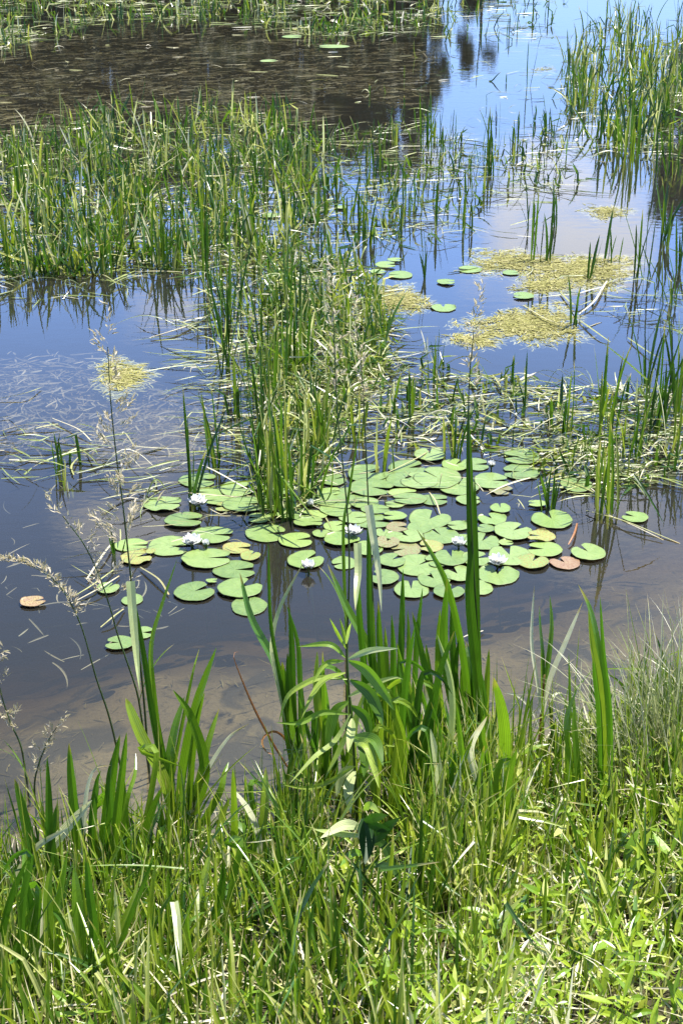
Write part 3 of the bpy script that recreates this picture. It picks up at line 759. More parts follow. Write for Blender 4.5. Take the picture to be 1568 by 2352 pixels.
# ------------------------------------------------------------------ single reed tufts one can tell apart
# photo x, y of the foot, height (photo px), blades, spread px, colour range, bent share
TUFTS = [
 (440,1148,250,5,8,(.0,.35),.0,'tall narrow dark reed tuft standing right behind the leftmost open flower'),
 (487,1085,200,7,22,(.0,.6),.2,'reed tuft with yellowish feet just behind the leftmost far pad'),
 (620,1180,300,12,30,(.05,.8),.3,'dense yellow-green reed tuft rising at the left front of the pad raft'),
 (655,1195,290,10,26,(.0,.7),.2,'tall mixed green tuft at the front tip of the central reed column'),
 (690,1150,260,9,24,(.1,.85),.4,'bent yellow-tipped tuft at the right foot of the central reed column'),
 (600,1090,260,9,26,(.0,.7),.3,'dark leaning tuft at the left edge of the central reed column'),
 (735,1060,230,9,26,(.2,.9),.5,'pale crooked tuft where the central column meets the floating straw'),
 (585,1010,240,8,24,(.0,.6),.2,'upright dark tuft left of the column beyond the leftmost far pad'),
 (540,960,170,7,24,(.0,.6),.3,'short tuft at the left of the reed column above flat pale straw'),
 (520,860,270,8,20,(.0,.4),.05,'tall arching dark tuft at the left edge of the column beside open water'),
 (1262,1168,120,8,12,(.0,.5),.0,'thick short dark green sheaf directly behind the bright notched pad'),
 (1385,1172,240,10,34,(.1,.7),.15,'yellow-green reed tuft with tall spikes beside the fallen pale stems at right'),
 (1330,1080,170,8,26,(.1,.8),.3,'medium tuft in the straw at right, left of the spiked tuft'),
 (1300,1000,170,7,20,(.0,.5),.1,'slim tuft of tall dark blades at the left of the right hand straw mat'),
 (1400,1000,220,10,34,(.0,.6),.1,'leafy green tuft behind the spiked tuft at right'),
 (1450,1060,210,10,36,(.1,.7),.2,'wide tuft right of the spiked tuft over brown straw'),
 (1500,990,260,12,40,(.0,.6),.1,'tall dense tuft at the right edge above the brown straw'),
 (1555,950,230,10,34,(.0,.7),.1,'reed tuft cut by the right edge beyond the tall dense one'),
 (1560,1050,190,8,34,(.2,.9),.4,'pale bent tuft low at the right edge'),
 (1480,880,160,5,14,(.0,.3),.0,'few dark straight blades rising alone from blue water at right'),
 (1040,1050,130,9,26,(.1,.8),.2,'short green tuft at the back edge of the pad raft near the tall blade'),
 (1005,880,120,6,16,(.0,.6),.2,'short tuft with a pale broken top left of the tall seeded stalk'),
 (980,800,40,4,10,(.3,.9),.4,'tiny straw coloured tuft at the end of the largest algae mat'),
 (885,1080,150,7,20,(.1,.8),.3,'slender tuft at the back left of the pad raft'),
 (820,1010,150,8,26,(.2,.9),.5,'pale tangled tuft right of the central column'),
 (940,960,120,6,18,(.0,.5),.1,'small dark tuft among flat straw in the middle'),
 (1203,945,130,2,4,(.0,.2),.0,'single thin dark blade standing in blue water'),
 (150,1075,110,7,30,(.1,.7),.4,'small spreading tuft alone in open water at left'),
 (155,1110,50,6,24,(.5,.9),.6,'broken yellow stubs at the near foot of the lone left tuft'),
 (265,1270,50,4,8,(.0,.3),.1,'short dark stubs beside the outermost left pads'),
 (975,640,130,4,8,(.0,.3),.0,'pair of straight dark blades in blue water right of the pad cluster'),
 (845,560,130,9,26,(.0,.6),.1,'upright green tuft left of the white cloud reflection, nearest to it'),
 (910,545,110,8,26,(.0,.7),.2,'loose tuft just left of the white cloud reflection'),
 (800,500,110,8,24,(.0,.6),.2,'medium green tuft at the right edge of the dense left bed'),
 (940,470,110,7,22,(.0,.6),.1,'thin tuft left of the reflected cloud top'),
 (1245,600,160,7,34,(.0,.4),.0,'dark fan shaped tuft standing in the white cloud reflection'),
 (1215,525,120,5,20,(.0,.3),.0,'dark crossed blades in the cloud reflection just behind the fan'),
 (1275,520,100,4,16,(.0,.4),.1,'sparse leaning tuft right of the dark fan in the cloud reflection'),
 (1010,520,100,5,18,(.0,.5),.1,'sparse dark tuft at the left end of the cloud reflection'),
 (1070,530,95,5,20,(.0,.5),.1,'thin scattered tuft in front of the cloud reflection, left of the fan'),
 (970,345,130,10,24,(.0,.6),.05,'dark green tuft at the middle left of the pale blue water'),
 (1012,350,110,6,14,(.0,.4),.0,'slim dark tuft just right of the dark green one on pale blue water'),
 (1128,345,110,9,22,(.0,.6),.05,'bushy dark tuft in the centre of the pale blue water'),
 (1130,400,90,6,14,(.0,.5),.1,'narrow tuft in front of the bushy one on pale blue water'),
 (1186,330,70,4,10,(.0,.4),.0,'few thin blades right of the bushy tuft'),
 (1265,310,90,5,14,(.0,.5),.1,'slim tuft at the left foot of the right reed bed'),
 (900,330,90,6,18,(.1,.7),.2,'loose tuft left of the dark green one, below the reflected tree tip'),
 (860,400,100,7,22,(.0,.6),.2,'tuft on grey water between the left bed and the pale blue water'),
 (1040,330,70,4,12,(.1,.7),.2,'small yellowish tuft between two dark tufts on pale blue water'),
 (1110,85,45,3,8,(.0,.4),.0,'few blades in the sky reflection near the far reeds'),
 (1165,80,45,3,6,(.0,.5),.0,'short pair of blades far out in the sky reflection'),
 (1212,200,100,2,6,(.0,.3),.0,'two very thin tall blades in the pale sky reflection'),
 (1470,640,170,8,26,(.0,.5),.1,'tall tuft at the right edge behind the fallen straw'),
 (1520,560,150,9,30,(.0,.6),.1,'dense tuft at the right edge left of the dark reflection'),
 (1540,700,150,9,34,(.1,.8),.3,'mixed green tuft at the right edge by pale fallen stems'),
 (1565,620,150,9,30,(.0,.6),.2,'reed tuft at the very right edge beyond the fallen straw'),
 (1400,600,110,5,20,(.0,.5),.1,'thin tuft right of the fan behind the wide algae mat'),
 (1320,745,110,5,16,(.0,.4),.2,'dark tuft at the right end of the largest algae mat'),
 (1345,640,90,5,14,(.0,.5),.1,'small tuft rising out of the wide algae mat'),
 (1440,380,120,7,24,(.0,.6),.1,'tuft at the front foot of the right reed bed, left one of two'),
 (1530,400,120,7,24,(.0,.6),.1,'tuft at the front foot of the right reed bed, right one of two'),
 (385,615,190,12,40,(.0,.5),.05,'very tall green tuft at the front of the dense left bed'),
 (120,630,130,10,36,(.0,.7),.2,'leafy tuft at the front left corner of the dense left bed'),
 (250,625,140,10,36,(.0,.7),.2,'front tuft of the left bed left of the very tall one'),
 (30,625,130,9,36,(.0,.7),.2,'front tuft of the left bed at the left edge'),
 (470,650,200,9,26,(.0,.5),.05,'tall tuft where the left bed joins the central column'),
 (530,740,240,9,24,(.0,.5),.05,'tall dark tuft leaning over blue water at the top of the column'),
 (660,740,180,11,36,(.0,.8),.3,'tangled bright tuft in the upper middle of the column'),
 (770,740,150,10,36,(.3,.95),.6,'straw coloured crooked tuft at the upper right of the column'),
 (850,720,110,8,30,(.3,.95),.6,'yellow crooked tuft beside the small algae mat of the column'),
 (700,860,200,11,36,(.1,.9),.5,'crooked mixed tuft in the middle of the central column'),
 (640,930,230,11,34,(.0,.8),.3,'dense green tuft in the lower middle of the central column'),
 (800,880,170,10,34,(.3,.95),.6,'pale crooked tuft at the right side of the central column'),
]
for i, (x, y, hp, nb, sp, (lo, hi), bent, label) in enumerate(TUFTS):
    c = W(x, y)
    d = np.linalg.norm(c - CAM); mpx = d / FPX
    h = hp * mpx / math.cos(PITCH + math.atan((y - CY) / FPX) * .6)
    root = np.stack([c[0] + rng.normal(0, sp * mpx * .45, nb), c[1] + rng.normal(0, sp * mpx * .45, nb), np.full(nb, -.06)], -1)
    g = Geo()
    n = nb
    Ls = (h + .06) * np.r_[1.0, U(.5, 1.0, n - 1)]
    kk = rng.random(n) < bent
    curve_blades(g, root, U(0, 2 * np.pi, n), np.abs(rng.normal(0, .13, n)), rng.normal(.05, .22, n), Ls, U(.008, .015, n) * (1.15 if y > 700 else 1.4),
                 U(lo + .06, min(1, hi + .12), n), k=10, kink_t=U(.45, .8, n), kink=np.where(kk, U(.8, 2.2, n), 0), twist=U(-1.2, 1.2, n), fold=.4, kind='iris', zmin=.004 - .08 * (np.zeros(n) + 1))
    o = g.build('reed_tuft', M['reed'], origin=c)
    tag(o, label, 'reed tuft', 'bur-reed tufts standing in the pond')

# ------------------------------------------------------------------ fallen stems one can tell apart
FALLEN = [  # photo polyline on the water, width px, label
 ([(1345,1172),(1430,1195),(1505,1225),(1560,1248)],6,'long pale reed stem lying right of the bright notched pad, pointing to the right edge'),
 ([(1390,1180),(1450,1205),(1522,1240)],5,'shorter pale stem lying just below the long one at right'),
 ([(1285,670),(1320,700),(1360,690)],6,'bent pale stem at the right of the back algae mat'),
 ([(1330,720),(1365,690),(1393,645)],7,'pale stem propped up at an angle among fallen straw at right'),
 ([(1330,735),(1372,765),(1400,785)],6,'pale stem slanting down over dark blue water at right'),
 ([(1440,775),(1500,815),(1540,830)],5,'thin pale stem on blue water at the right edge'),
 ([(1200,700),(1260,735),(1330,752),(1380,740)],5,'curved pale stem beside the largest algae mat'),
 ([(345,775),(400,758),(452,742)],9,'broad pale floating leaf with two ends in open water left of the column'),
 ([(250,1105),(330,1108),(430,1106)],4,'straight pale stem lying across the water towards the far left pad'),
 ([(270,1135),(330,1128),(375,1112),(420,1108)],5,'long pale stem reaching the pad left of the leftmost flower'),
 ([(165,1372),(210,1345),(262,1308)],6,'upper of two pale stems slanting up to the left pads'),
 ([(165,1385),(230,1350),(275,1322)],6,'lower of two pale stems slanting up to the left pads'),
 ([(232,1440),(262,1415),(285,1398)],6,'short pale stick at the near end of the left pads'),
 ([(322,1302),(365,1330),(388,1365)],6,'pale curved stem crossing a thin iris leaf tip at left'),
 ([(200,1330),(240,1270),(265,1240)],7,'grey brown stem slanting away to the outermost left pads'),
 ([(1050,1470),(1075,1458),(1110,1448)],7,'white bleached scrap on dark water behind the tall blade'),
 ([(0,990),(60,975),(130,985)],5,'pale stem in open water at the left edge, upper one'),
 ([(0,1065),(70,1058),(140,1063)],5,'pale stem in open water at the left edge, lower one'),
 ([(120,960),(180,985),(210,1012)],5,'pale stem slanting behind the lone left tuft'),
 ([(170,1090),(165,1070),(182,1048)],5,'yellowish stub leaning at the lone left tuft'),
 ([(0,915),(60,902),(95,890)],4,'thin pale stem by the left edge behind the lone tuft'),
 ([(840,1000),(900,985),(990,990)],6,'pale stem lying along the back of the pad raft, left part'),
 ([(1130,860),(1145,880),(1155,905)],6,'short pale stem standing bent in blue water right of the tall stalk'),
 ([(1010,1180),(1000,1150),(985,1130)],4,'thin stem lying over pads in the middle of the raft'),
 ([(890,1085),(960,1050),(985,1035)],6,'pale curved leaf draped over the back pads'),
 ([(1305,1250),(1318,1225),(1325,1200)],6,'reddish dead stalk standing bent at the rightmost pad'),
]
for px, wp, label in FALLEN:
    pts = [W(x, y, .012 + .012 * math.sin(1.7 * j)) for j, (x, y) in enumerate(px)]
    g = Geo()
    k = 16
    P = spline(pts, k)
    d = np.linalg.norm(P[0] - CAM)
    wid = wp * d / FPX
    tan = unit(np.gradient(P, axis=0)); side = unit(np.cross(np.array([0, .35, 1.]), tan))
    w = prof(k, 'cut') * wid / 2 * (1 - .35 * np.linspace(0, 1, k))
    ribbons(g, P[None], side[None], w[None], .5, rng.uniform(.35, 1))
    tag(g.build('fallen_reed', M['rust_leaf'] if 'reddish' in label else M['straw'], origin=pts[0]), label, 'reed stem', 'fallen reed stems on the water')

# ------------------------------------------------------------------ floating algae mats
MATS = [(1205,745,120,38,'largest yellow algae mat, lying between the lone pad and the fallen straw'),
        (1330,622,125,34,'wide yellow algae mat behind the largest one, beside the white cloud reflection'),
        (1170,602,105,26,'pale thin algae mat on blue water left of the wide one'),
        (1245,655,66,18,'small algae mat between the wide and the largest one'),
        (905,690,70,30,'ochre algae mat at the right side of the reed column'),
        (272,862,52,36,'round greenish algae mat behind the tall left seed head'),
        (1385,487,48,14,'tan algae mat inside the white cloud reflection'),
        (1243,160,32,8,'tiny tan algae patch far out in the sky reflection'),
        (1085,780,55,14,'thin yellow algae strip trailing from the largest mat to the seeded stalk')]
for x, y, a, b_, label in MATS:
    c = W(x, y)
    g = Geo()
    n = int(a * b_ * 2.8)
    rr = rng.random(n) ** .62 * U(.8, 1.25, n); th = U(0, 6.283, n)
    ed = 1 + .22 * np.sin(3 * th + x) + .14 * np.sin(7 * th + y)
    X_ = x + a * rr * ed * np.cos(th); Y_ = y + b_ * rr * ed * np.sin(th)
    hole = np.sin(X_ * .11 + 2 * np.sin(Y_ * .13)) + np.sin(Y_ * .37 + X_ * .05) + rng.normal(0, .5, n)
    kk = hole > -1.4 + rr * 1.1
    P = Wn(X_[kk], Y_[kk]); n = len(P)
    P[:, 2] = U(-.02, .003, n) - (.003 if y > 800 else 0) + .006 * np.clip(1.1 - rr[kk], -.5, 1)
    az = rng.normal(0, 1.0, n)
    K = 6; t = np.linspace(0, 1, K)[None]
    Ls = U(.015, .09, n); aa = az[:, None] + rng.normal(0, 1.2, n)[:, None] * t
    ds = (Ls / (K - 1))[:, None]
    px_ = P[:, :1] + np.cumsum(np.cos(aa) * ds, 1); py_ = P[:, 1:2] + np.cumsum(np.sin(aa) * ds, 1)
    C = np.stack([px_, py_, P[:, 2:3] + .002 * np.sin(np.pi * t) * rng.random(n)[:, None]], -1)
    tan = unit(np.gradient(C, axis=1)); side = unit(np.cross(np.array([0, 0, 1.]), tan))
    tw = rng.normal(0, .15, n)[:, None]; nn = unit(np.cross(tan, side))
    side = side * np.cos(tw)[..., None] + nn * np.sin(tw)[..., None]
    ribbons(g, C, side, prof(K, 'oval')[None] * U(.0015, .0055, n)[:, None], .3, rng.random(n))
    tag(g.build('algae_mat', M['algae'], origin=c), label, 'algae mat', 'algae mats floating on the pond')

# ------------------------------------------------------------------ bank plants one can tell apart
def plant(name, foot, label, cat, group=None):
    c = G(*foot)
    e = empty(name, c)
    tag(e, label, cat, group)
    return e, c

def leaves(e, c, rows, part='leaf', mat='iris', kind='iris', spread=.10):
    """rows: (photo points from foot to tip, width px, shade 0-1, options)"""
    for row in rows:
        px, wp, rnd = row[:3]; op = row[3] if len(row) > 3 else {}
        lean = op.get('lean', random.uniform(-.2, 1.5) * spread)
        pts = [p - c for p in hero_pts(px, c[1] + op.get('dy', random.uniform(-.03, .03)), lean)]
        g = Geo()
        P0 = np.array(pts)
        hero_ribbon_local(g, P0, c, wp, rnd, op.get('kind', kind), op.get('fold', random.uniform(.18, .5)), op.get('face', random.uniform(-.6, .6)), op.get('twist', 0.))
        g.build(op.get('part', part), M[op.get('mat', mat)], e)

def hero_ribbon_local(g, P0, c, wp, rnd, kind, fold, face, twist, k=26):
    P = spline(P0, k)
    wid = wp * np.linalg.norm(c - CAM) / FPX
    tan = unit(np.gradient(P, axis=0)); view = unit(P + c[None] - CAM[None])
    side = unit(np.cross(tan, view)); nn = unit(np.cross(tan, side))
    a = face + twist * np.linspace(-.5, .5, k)
    side = unit(side * np.cos(a)[:, None] + nn * np.sin(a)[:, None])
    ribbons(g, P[None], side[None], (prof(k, kind) * wid / 2)[None], fold, rnd)

e, c = plant('iris_plant', (1075, 1760), 'large clump of sword shaped iris leaves right of the centre, with the tallest arching blade', 'iris', 'yellow iris clumps on the bank')
leaves(e, c, [
 ([(1075,1760),(1056,1690),(1020,1500),(1026,1330)],24,.45), ([(1072,1760),(1050,1616),(1040,1500),(1036,1378)],17,.25),
 ([(1085,1760),(1066,1530),(1030,1355),(990,1270),(957,1217)],18,.5,{'lean':.15}), ([(1080,1770),(1078,1640),(1070,1570),(1065,1505)],38,.55),
 ([(1100,1770),(1112,1650),(1118,1560),(1122,1490)],16,.85), ([(1092,1770),(1085,1600),(1078,1520),(1070,1475)],24,.2),
 ([(1040,1760),(1000,1620),(975,1530),(946,1405)],18,.4), ([(1055,1760),(1012,1620),(1005,1500),(1010,1400)],15,.7),
 ([(1030,1760),(960,1640),(955,1500),(970,1350)],14,.35), ([(1035,1770),(990,1650),(985,1560),(978,1480)],20,.6),
 ([(1105,1770),(1098,1600),(1095,1400),(1089,1090)],15,.15,{'face':.5}), ([(1060,1770),(1060,1650),(1045,1560),(1052,1470)],18,.35),
 ([(1100,1760),(1112,1650),(1106,1580),(1095,1520)],22,.3)])
e, c = plant('iris_plant', (1140, 1900), 'small iris shoot with one broad glossy blade shining white at its bent tip', 'iris', 'yellow iris clumps on the bank')
leaves(e, c, [([(1140,1900),(1158,1740),(1154,1645),(1133,1556)],27,.75,{'face':.1,'lean':-.22,'fold':.1}), ([(1140,1900),(1120,1760),(1105,1690),(1112,1640)],20,.6),
 ([(1145,1900),(1168,1790),(1175,1760)],16,.8), ([(1135,1900),(1100,1800),(1080,1720),(1118,1645)],20,.9,{'mat':'pale_leaf','lean':-.15})])
e, c = plant('iris_plant', (885, 1790), 'iris clump behind the broad-leaved herb with two broken bleached leaves', 'iris', 'yellow iris clumps on the bank')
leaves(e, c, [
 ([(885,1790),(862,1620),(850,1450),(846,1250),(845,1165)],14,.3), ([(846,1160),(858,1240),(870,1320),(876,1405)],17,.6,{'mat':'pale_leaf','kind':'hang','lean':-.2,'fold':.35,'face':.25,'twist':.5}),
 ([(880,1790),(845,1600),(828,1450),(820,1320),(821,1250)],15,.4), ([(821,1247),(822,1310),(818,1360),(816,1402)],16,.4,{'mat':'pale_leaf','kind':'hang','lean':-.2,'fold':.35,'face':.2,'twist':.4}),
 ([(890,1790),(875,1620),(846,1490),(800,1400),(752,1295)],22,.5,{'lean':.15}), ([(890,1790),(880,1600),(872,1480),(868,1380)],20,.55), ([(880,1790),(860,1600),(857,1500),(856,1380)],15,.65),
 ([(895,1790),(900,1640),(903,1500),(899,1412)],18,.3), ([(900,1790),(915,1600),(922,1450),(925,1308)],16,.25), ([(905,1790),(930,1640),(938,1500),(936,1400)],13,.7),
 ([(885,1790),(890,1650),(888,1560),(884,1440)],16,.8), ([(870,1790),(850,1680),(838,1600),(830,1520)],18,.6)])
e, c = plant('iris_plant', (680, 1790), 'iris clump left of the centre leaning left, with a dark bent tip over the pads', 'iris', 'yellow iris clumps on the bank')
leaves(e, c, [
 ([(685,1790),(668,1660),(635,1530),(578,1420),(551,1316)],21,.4,{'lean':.2}), ([(680,1790),(672,1600),(670,1480),(664,1395)],17,.35), ([(690,1790),(690,1600),(684,1480),(658,1388)],12,.1),
 ([(680,1790),(662,1660),(655,1590),(648,1520)],28,.55), ([(690,1790),(672,1650),(664,1560),(660,1500)],22,.25), ([(685,1790),(640,1540),(621,1420),(616,1240)],9,.3),
 ([(690,1790),(632,1540),(625,1470),(645,1390),(698,1290)],12,.5,{'mat':'pale_leaf','lean':.12}), ([(700,1790),(696,1650),(688,1560),(682,1480)],14,.6)])
leaves(e, c, [([(680,1790),(640,1730),(590,1640),(555,1560),(536,1505),(548,1497)],6,.3,{'mat':'rust_leaf','kind':'blade','lean':.1}),
 ([(690,1780),(660,1705),(630,1680),(603,1697),(610,1725),(635,1735)],7,.7,{'mat':'rust_leaf','kind':'blade','lean':-.1})], part='dead_leaf')
e, c = plant('iris_plant', (400, 1930), 'bright iris clump in the left foreground with a round tipped glowing leaf', 'iris', 'yellow iris clumps on the bank')
leaves(e, c, [
 ([(405,1930),(380,1800),(325,1690),(289,1603)],30,.85,{'kind':'cut2','lean':.1}), ([(410,1930),(385,1800),(356,1650),(348,1560),(343,1476)],20,.2),
 ([(400,1930),(372,1760),(350,1640),(330,1500),(300,1338)],14,.15), ([(300,1335),(306,1420),(314,1510),(321,1585)],18,.3,{'mat':'pale_leaf','kind':'hang','lean':-.2,'fold':.35,'face':.2,'twist':.3}),
 ([(395,1930),(355,1600),(348,1480),(372,1390),(407,1285)],11,.7,{'lean':.15}), ([(410,1930),(418,1780),(450,1620),(497,1488)],24,.65), ([(420,1930),(470,1780),(440,1650),(398,1585)],24,.6),
 ([(415,1930),(455,1800),(480,1700),(503,1628)],20,.75), ([(405,1930),(388,1780),(400,1680),(424,1600)],22,.5), ([(425,1930),(462,1800),(520,1700),(572,1662)],10,.9,{'mat':'pale_leaf'}),
 ([(400,1930),(395,1800),(440,1560),(458,1490)],9,.8), ([(430,1930),(440,1760),(452,1660),(470,1590)],16,.7), ([(430,1950),(500,1830),(515,1780),(525,1750)],18,.65)])
e, c = plant('iris_plant', (230, 2050), 'iris clump by the left shore, upright leaves with one long bleached leaf bent over', 'iris', 'yellow iris clumps on the bank')
leaves(e, c, [
 ([(235,2050),(240,1930),(262,1760),(276,1688)],24,.5), ([(200,2050),(178,1920),(165,1800),(159,1707)],24,.45), ([(250,2050),(272,1850),(285,1740),(291,1682)],20,.6),
 ([(215,2050),(212,1900),(222,1800),(232,1770)],18,.3), ([(245,2050),(255,1900),(250,1800),(257,1740)],22,.35), ([(260,2050),(290,1850),(310,1780),(312,1730)],13,.7),
 ([(75,2060),(110,1960),(155,1900),(212,1838)],26,.7,{'mat':'pale_leaf','lean':-.05}), ([(190,2060),(195,1860),(215,1770),(255,1758)],10,.9,{'mat':'pale_leaf'})])
e, c = plant('iris_plant', (90, 2110), 'iris clump at the left edge with dark overlapping blades', 'iris', 'yellow iris clumps on the bank')
leaves(e, c, [
 ([(95,2110),(80,1990),(60,1890),(34,1788)],27,.2), ([(110,2110),(113,1950),(112,1830),(109,1738)],18,.35), ([(80,2110),(70,2000),(62,1930),(70,1880)],22,.55), ([(120,2110),(115,2000),(120,1920),(130,1850)],20,.3),
 ([(10,2150),(35,2030),(80,1950),(160,1900)],16,.7,{'mat':'pale_leaf'}), ([(60,2130),(30,2030),(10,1990),(-20,1960)],18,.4)])
e, c = plant('iris_plant', (190, 2300), 'broad bright blades low in the left foreground corner', 'iris', 'yellow iris clumps on the bank')
leaves(e, c, [
 ([(190,2300),(185,2180),(178,2070),(170,1990)],28,.65), ([(205,2310),(215,2150),(205,2040),(198,1960)],20,.4), ([(160,2300),(120,2160),(110,2060),(120,1980)],24,.8), ([(215,2310),(260,2170),(300,2080),(322,2010)],14,.9),
 ([(240,2310),(280,2160),(345,1990),(352,1950)],14,.5), ([(200,2310),(170,2200),(140,2110),(100,2080)],16,.3)])
e, c = plant('iris_plant', (415, 2320), 'blade folded over at a white tip in the near grass left of centre', 'iris', 'yellow iris clumps on the bank')
leaves(e, c, [([(417,2320),(412,2240),(406,2150),(400,2072)],14,.4), ([(400,2070),(406,2110),(411,2180),(414,2250)],17,.5,{'mat':'pale_leaf','kind':'hang','lean':-.16,'fold':.35,'face':.15,'twist':.3}),
 ([(455,2320),(440,2200),(420,2120),(410,2062)],10,.9), ([(470,2330),(445,2220),(430,2110),(455,2050)],10,.7)])
e, c = plant('iris_plant', (1390, 1880), 'bright green iris blades at the shore left of the wiry sedge, tip bent left', 'iris', 'yellow iris clumps on the bank')
leaves(e, c, [
 ([(1395,1880),(1388,1650),(1375,1500),(1355,1400),(1327,1343)],20,.5), ([(1390,1880),(1378,1600),(1360,1480),(1350,1400)],19,.95), ([(1400,1880),(1400,1650),(1385,1500),(1377,1370)],11,.4),
 ([(1380,1880),(1375,1650),(1365,1560),(1360,1500)],16,.4), ([(1320,1900),(1305,1720),(1300,1650),(1325,1580)],14,.7), ([(1330,1900),(1325,1760),(1318,1660),(1318,1600)],18,.5),
 ([(1310,1900),(1300,1740),(1308,1640),(1305,1500)],8,.6)])

MORE_IRIS = [
 ((765,1850), 9, 330, 60, .55, 'slim iris shoots between the lance leaved herb and the left leaning iris clump'),
 ((960,1880), 15, 420, 110, .6, 'dense middle iris clump just left of the tallest one'),
 ((1050,1930), 11, 330, 90, .5, 'low broad iris clump at the foot of the tallest one'),
 ((880,1930), 10, 330, 80, .7, 'bright iris blades rising through the lance leaved herb'),
 ((310,2030), 10, 300, 110, .6, 'iris blades filling the gap between the bright left clump and the shore clump'),
 ((40,2290), 9, 330, 90, .45, 'iris blades in the corner at the lower left edge'),
 ((560,2010), 8, 240, 90, .7, 'short iris shoots before the brown shallows'),
 ((1180,1960), 8, 240, 90, .6, 'short iris blades right of the shining bent shoot'),
 ((460,2200), 7, 260, 110, .6, 'scattered broad blades in the near grass right of the folded one'),
]
for foot, nb, hp, sp, sh_, label in MORE_IRIS:
    e, c = plant('iris_plant', foot, label, 'iris', 'yellow iris clumps on the bank')
    rows = []
    for j in range(nb):
        x0 = foot[0] + random.uniform(-.5, .5) * sp; h_ = hp * random.uniform(.6, 1.08)
        tx = x0 + random.gauss(0, .14) * h_; bow = random.gauss(0, .05) * h_
        pts = [(x0, foot[1]), (x0 * .7 + tx * .3 + bow, foot[1] - h_ * .4), (x0 * .35 + tx * .65 + bow, foot[1] - h_ * .72), (tx, foot[1] - h_)]
        if random.random() < .2:
            pts += [(tx + random.choice((-1, 1)) * h_ * .12, foot[1] - h_ * .98), (tx + random.choice((-1, 1)) * h_ * .2, foot[1] - h_ * .86)]
        rows.append((pts, random.uniform(12, 24), min(1, max(0, random.gauss(sh_, .25))), {'face': random.uniform(-.9, .9), 'twist': random.uniform(-.6, .6), 'dy': random.uniform(-.08, .08), 'mat': 'pale_leaf' if random.random() < .08 else 'iris'}))
    leaves(e, c, rows)

# reed shoot standing in the shallow water at right
e, c = plant('reed_shoot', (1238, 1712), 'single dark stemmed reed shoot with four spread leaves standing in shallow water at right', 'reed shoot')
g = Geo(); tube(g, [p - c for p in hero_pts([(1238,1712),(1242,1640),(1246,1590),(1250,1550)], c[1], 0)], .006, .003, .1); g.build('stem', M['rust_leaf'], e, smooth=True)
leaves(e, c, [([(1242,1640),(1232,1560),(1220,1470),(1226,1345)],9,.8,{'mat':'pale_leaf'}), ([(1246,1600),(1246,1510),(1240,1440),(1238,1392)],9,.2), ([(1246,1600),(1258,1520),(1266,1440),(1262,1368)],12,.6),
 ([(1246,1640),(1262,1560),(1300,1470),(1337,1383)],13,.9,{'mat':'pale_leaf'}), ([(1244,1690),(1225,1640),(1190,1600),(1150,1590)],6,.9,{'mat':'pale_leaf'}), ([(1255,1660),(1270,1600),(1290,1590)],7,.8,{'mat':'pale_leaf'})], kind='blade')

# tall seeding grasses
def panicle(g, axis, n, ln, rnd_lo=.3, droop=1.2, w=.0052, side=0.):
    """branches with spikelets along the top of a stem (points local)"""
    P = spline(axis, 40)
    for i in range(n):
        u = i / max(n - 1, 1)
        j = int(2 + u * 36)
        L_ = ln * (1 - .75 * u) * random.uniform(.6, 1.1)
        az = random.uniform(0, 6.283)
        if side: az = (0 if side > 0 else math.pi) + random.gauss(0, .8)
        root = P[j][None]
        curve_blades(g, root, np.array([az]), np.array([random.uniform(.25, .7)]), np.array([droop * random.uniform(.4, 1.2)]), np.array([L_]), np.array([.0012]), np.array([.35]), k=8, fold=.4, kind='cut')
        m = max(5, int(L_ / .0045))
        us = U(.3, 1.0, m)
        th0, cv = .45, droop * .8
        hx = us * L_ * math.sin(th0 + cv * .4); hz = us * L_ * math.cos(th0 + cv * .4)
        pos = P[j][None] + np.stack([np.cos(az) * hx, np.sin(az) * hx, hz], -1) + rng.normal(0, .0045, (m, 3))
        curve_blades(g, pos, az + rng.normal(0, .6, m), U(.2, 1.4, m), rng.normal(.2, .3, m), U(.012, .026, m), np.full(m, w), U(rnd_lo, 1, m), k=4, fold=.6, kind='lance', twist=U(-1, 1, m))

GRASS = [
 ((345,1800),[(345,1800),(330,1600),(302,1340),(285,1180),(262,1000),(250,850),(246,690)],.50,34,.135,'tallest brown seeding grass at left, its open plume over blue water'),
 ((345,1790),[(345,1790),(315,1590),(280,1490),(240,1355),(190,1245),(100,1132)],.60,18,.10,'thin seeding grass leaning left, with a sparse pale plume below the tallest one'),
 ((285,1800),[(285,1800),(255,1660),(222,1560),(182,1425),(132,1340),(70,1296),(0,1284)],.66,46,.022,'arching grass at left with a dense drooping green seed head'),
 ((70,1850),[(70,1850),(50,1720),(25,1660),(5,1600),(-5,1540),(10,1480)],.45,18,.08,'seeding grass at the left edge with a white branched plume'),
 ((85,1880),[(85,1880),(80,1800),(95,1740),(118,1690),(150,1645)],.4,16,.06,'short grass at left with a pinkish slanting plume'),
 ((795,1700),[(795,1700),(797,1480),(802,1260),(790,1100),(775,950),(768,800),(762,610)],.76,18,.06,'dark thin grass stem in front of the reed column, plume among crooked straw'),
 ((865,1560),[(865,1560),(850,1250),(844,1120),(836,950),(825,800),(800,650)],.70,18,.07,'second dark thin grass stem of the middle, right of the herb top'),
 ((1105,1760),[(1105,1760),(1098,1500),(1084,1250),(1076,1000),(1080,820),(1105,655)],.80,24,.04,'tallest green grass stalk with clasping leaf and narrow seed head right of the centre'),
]
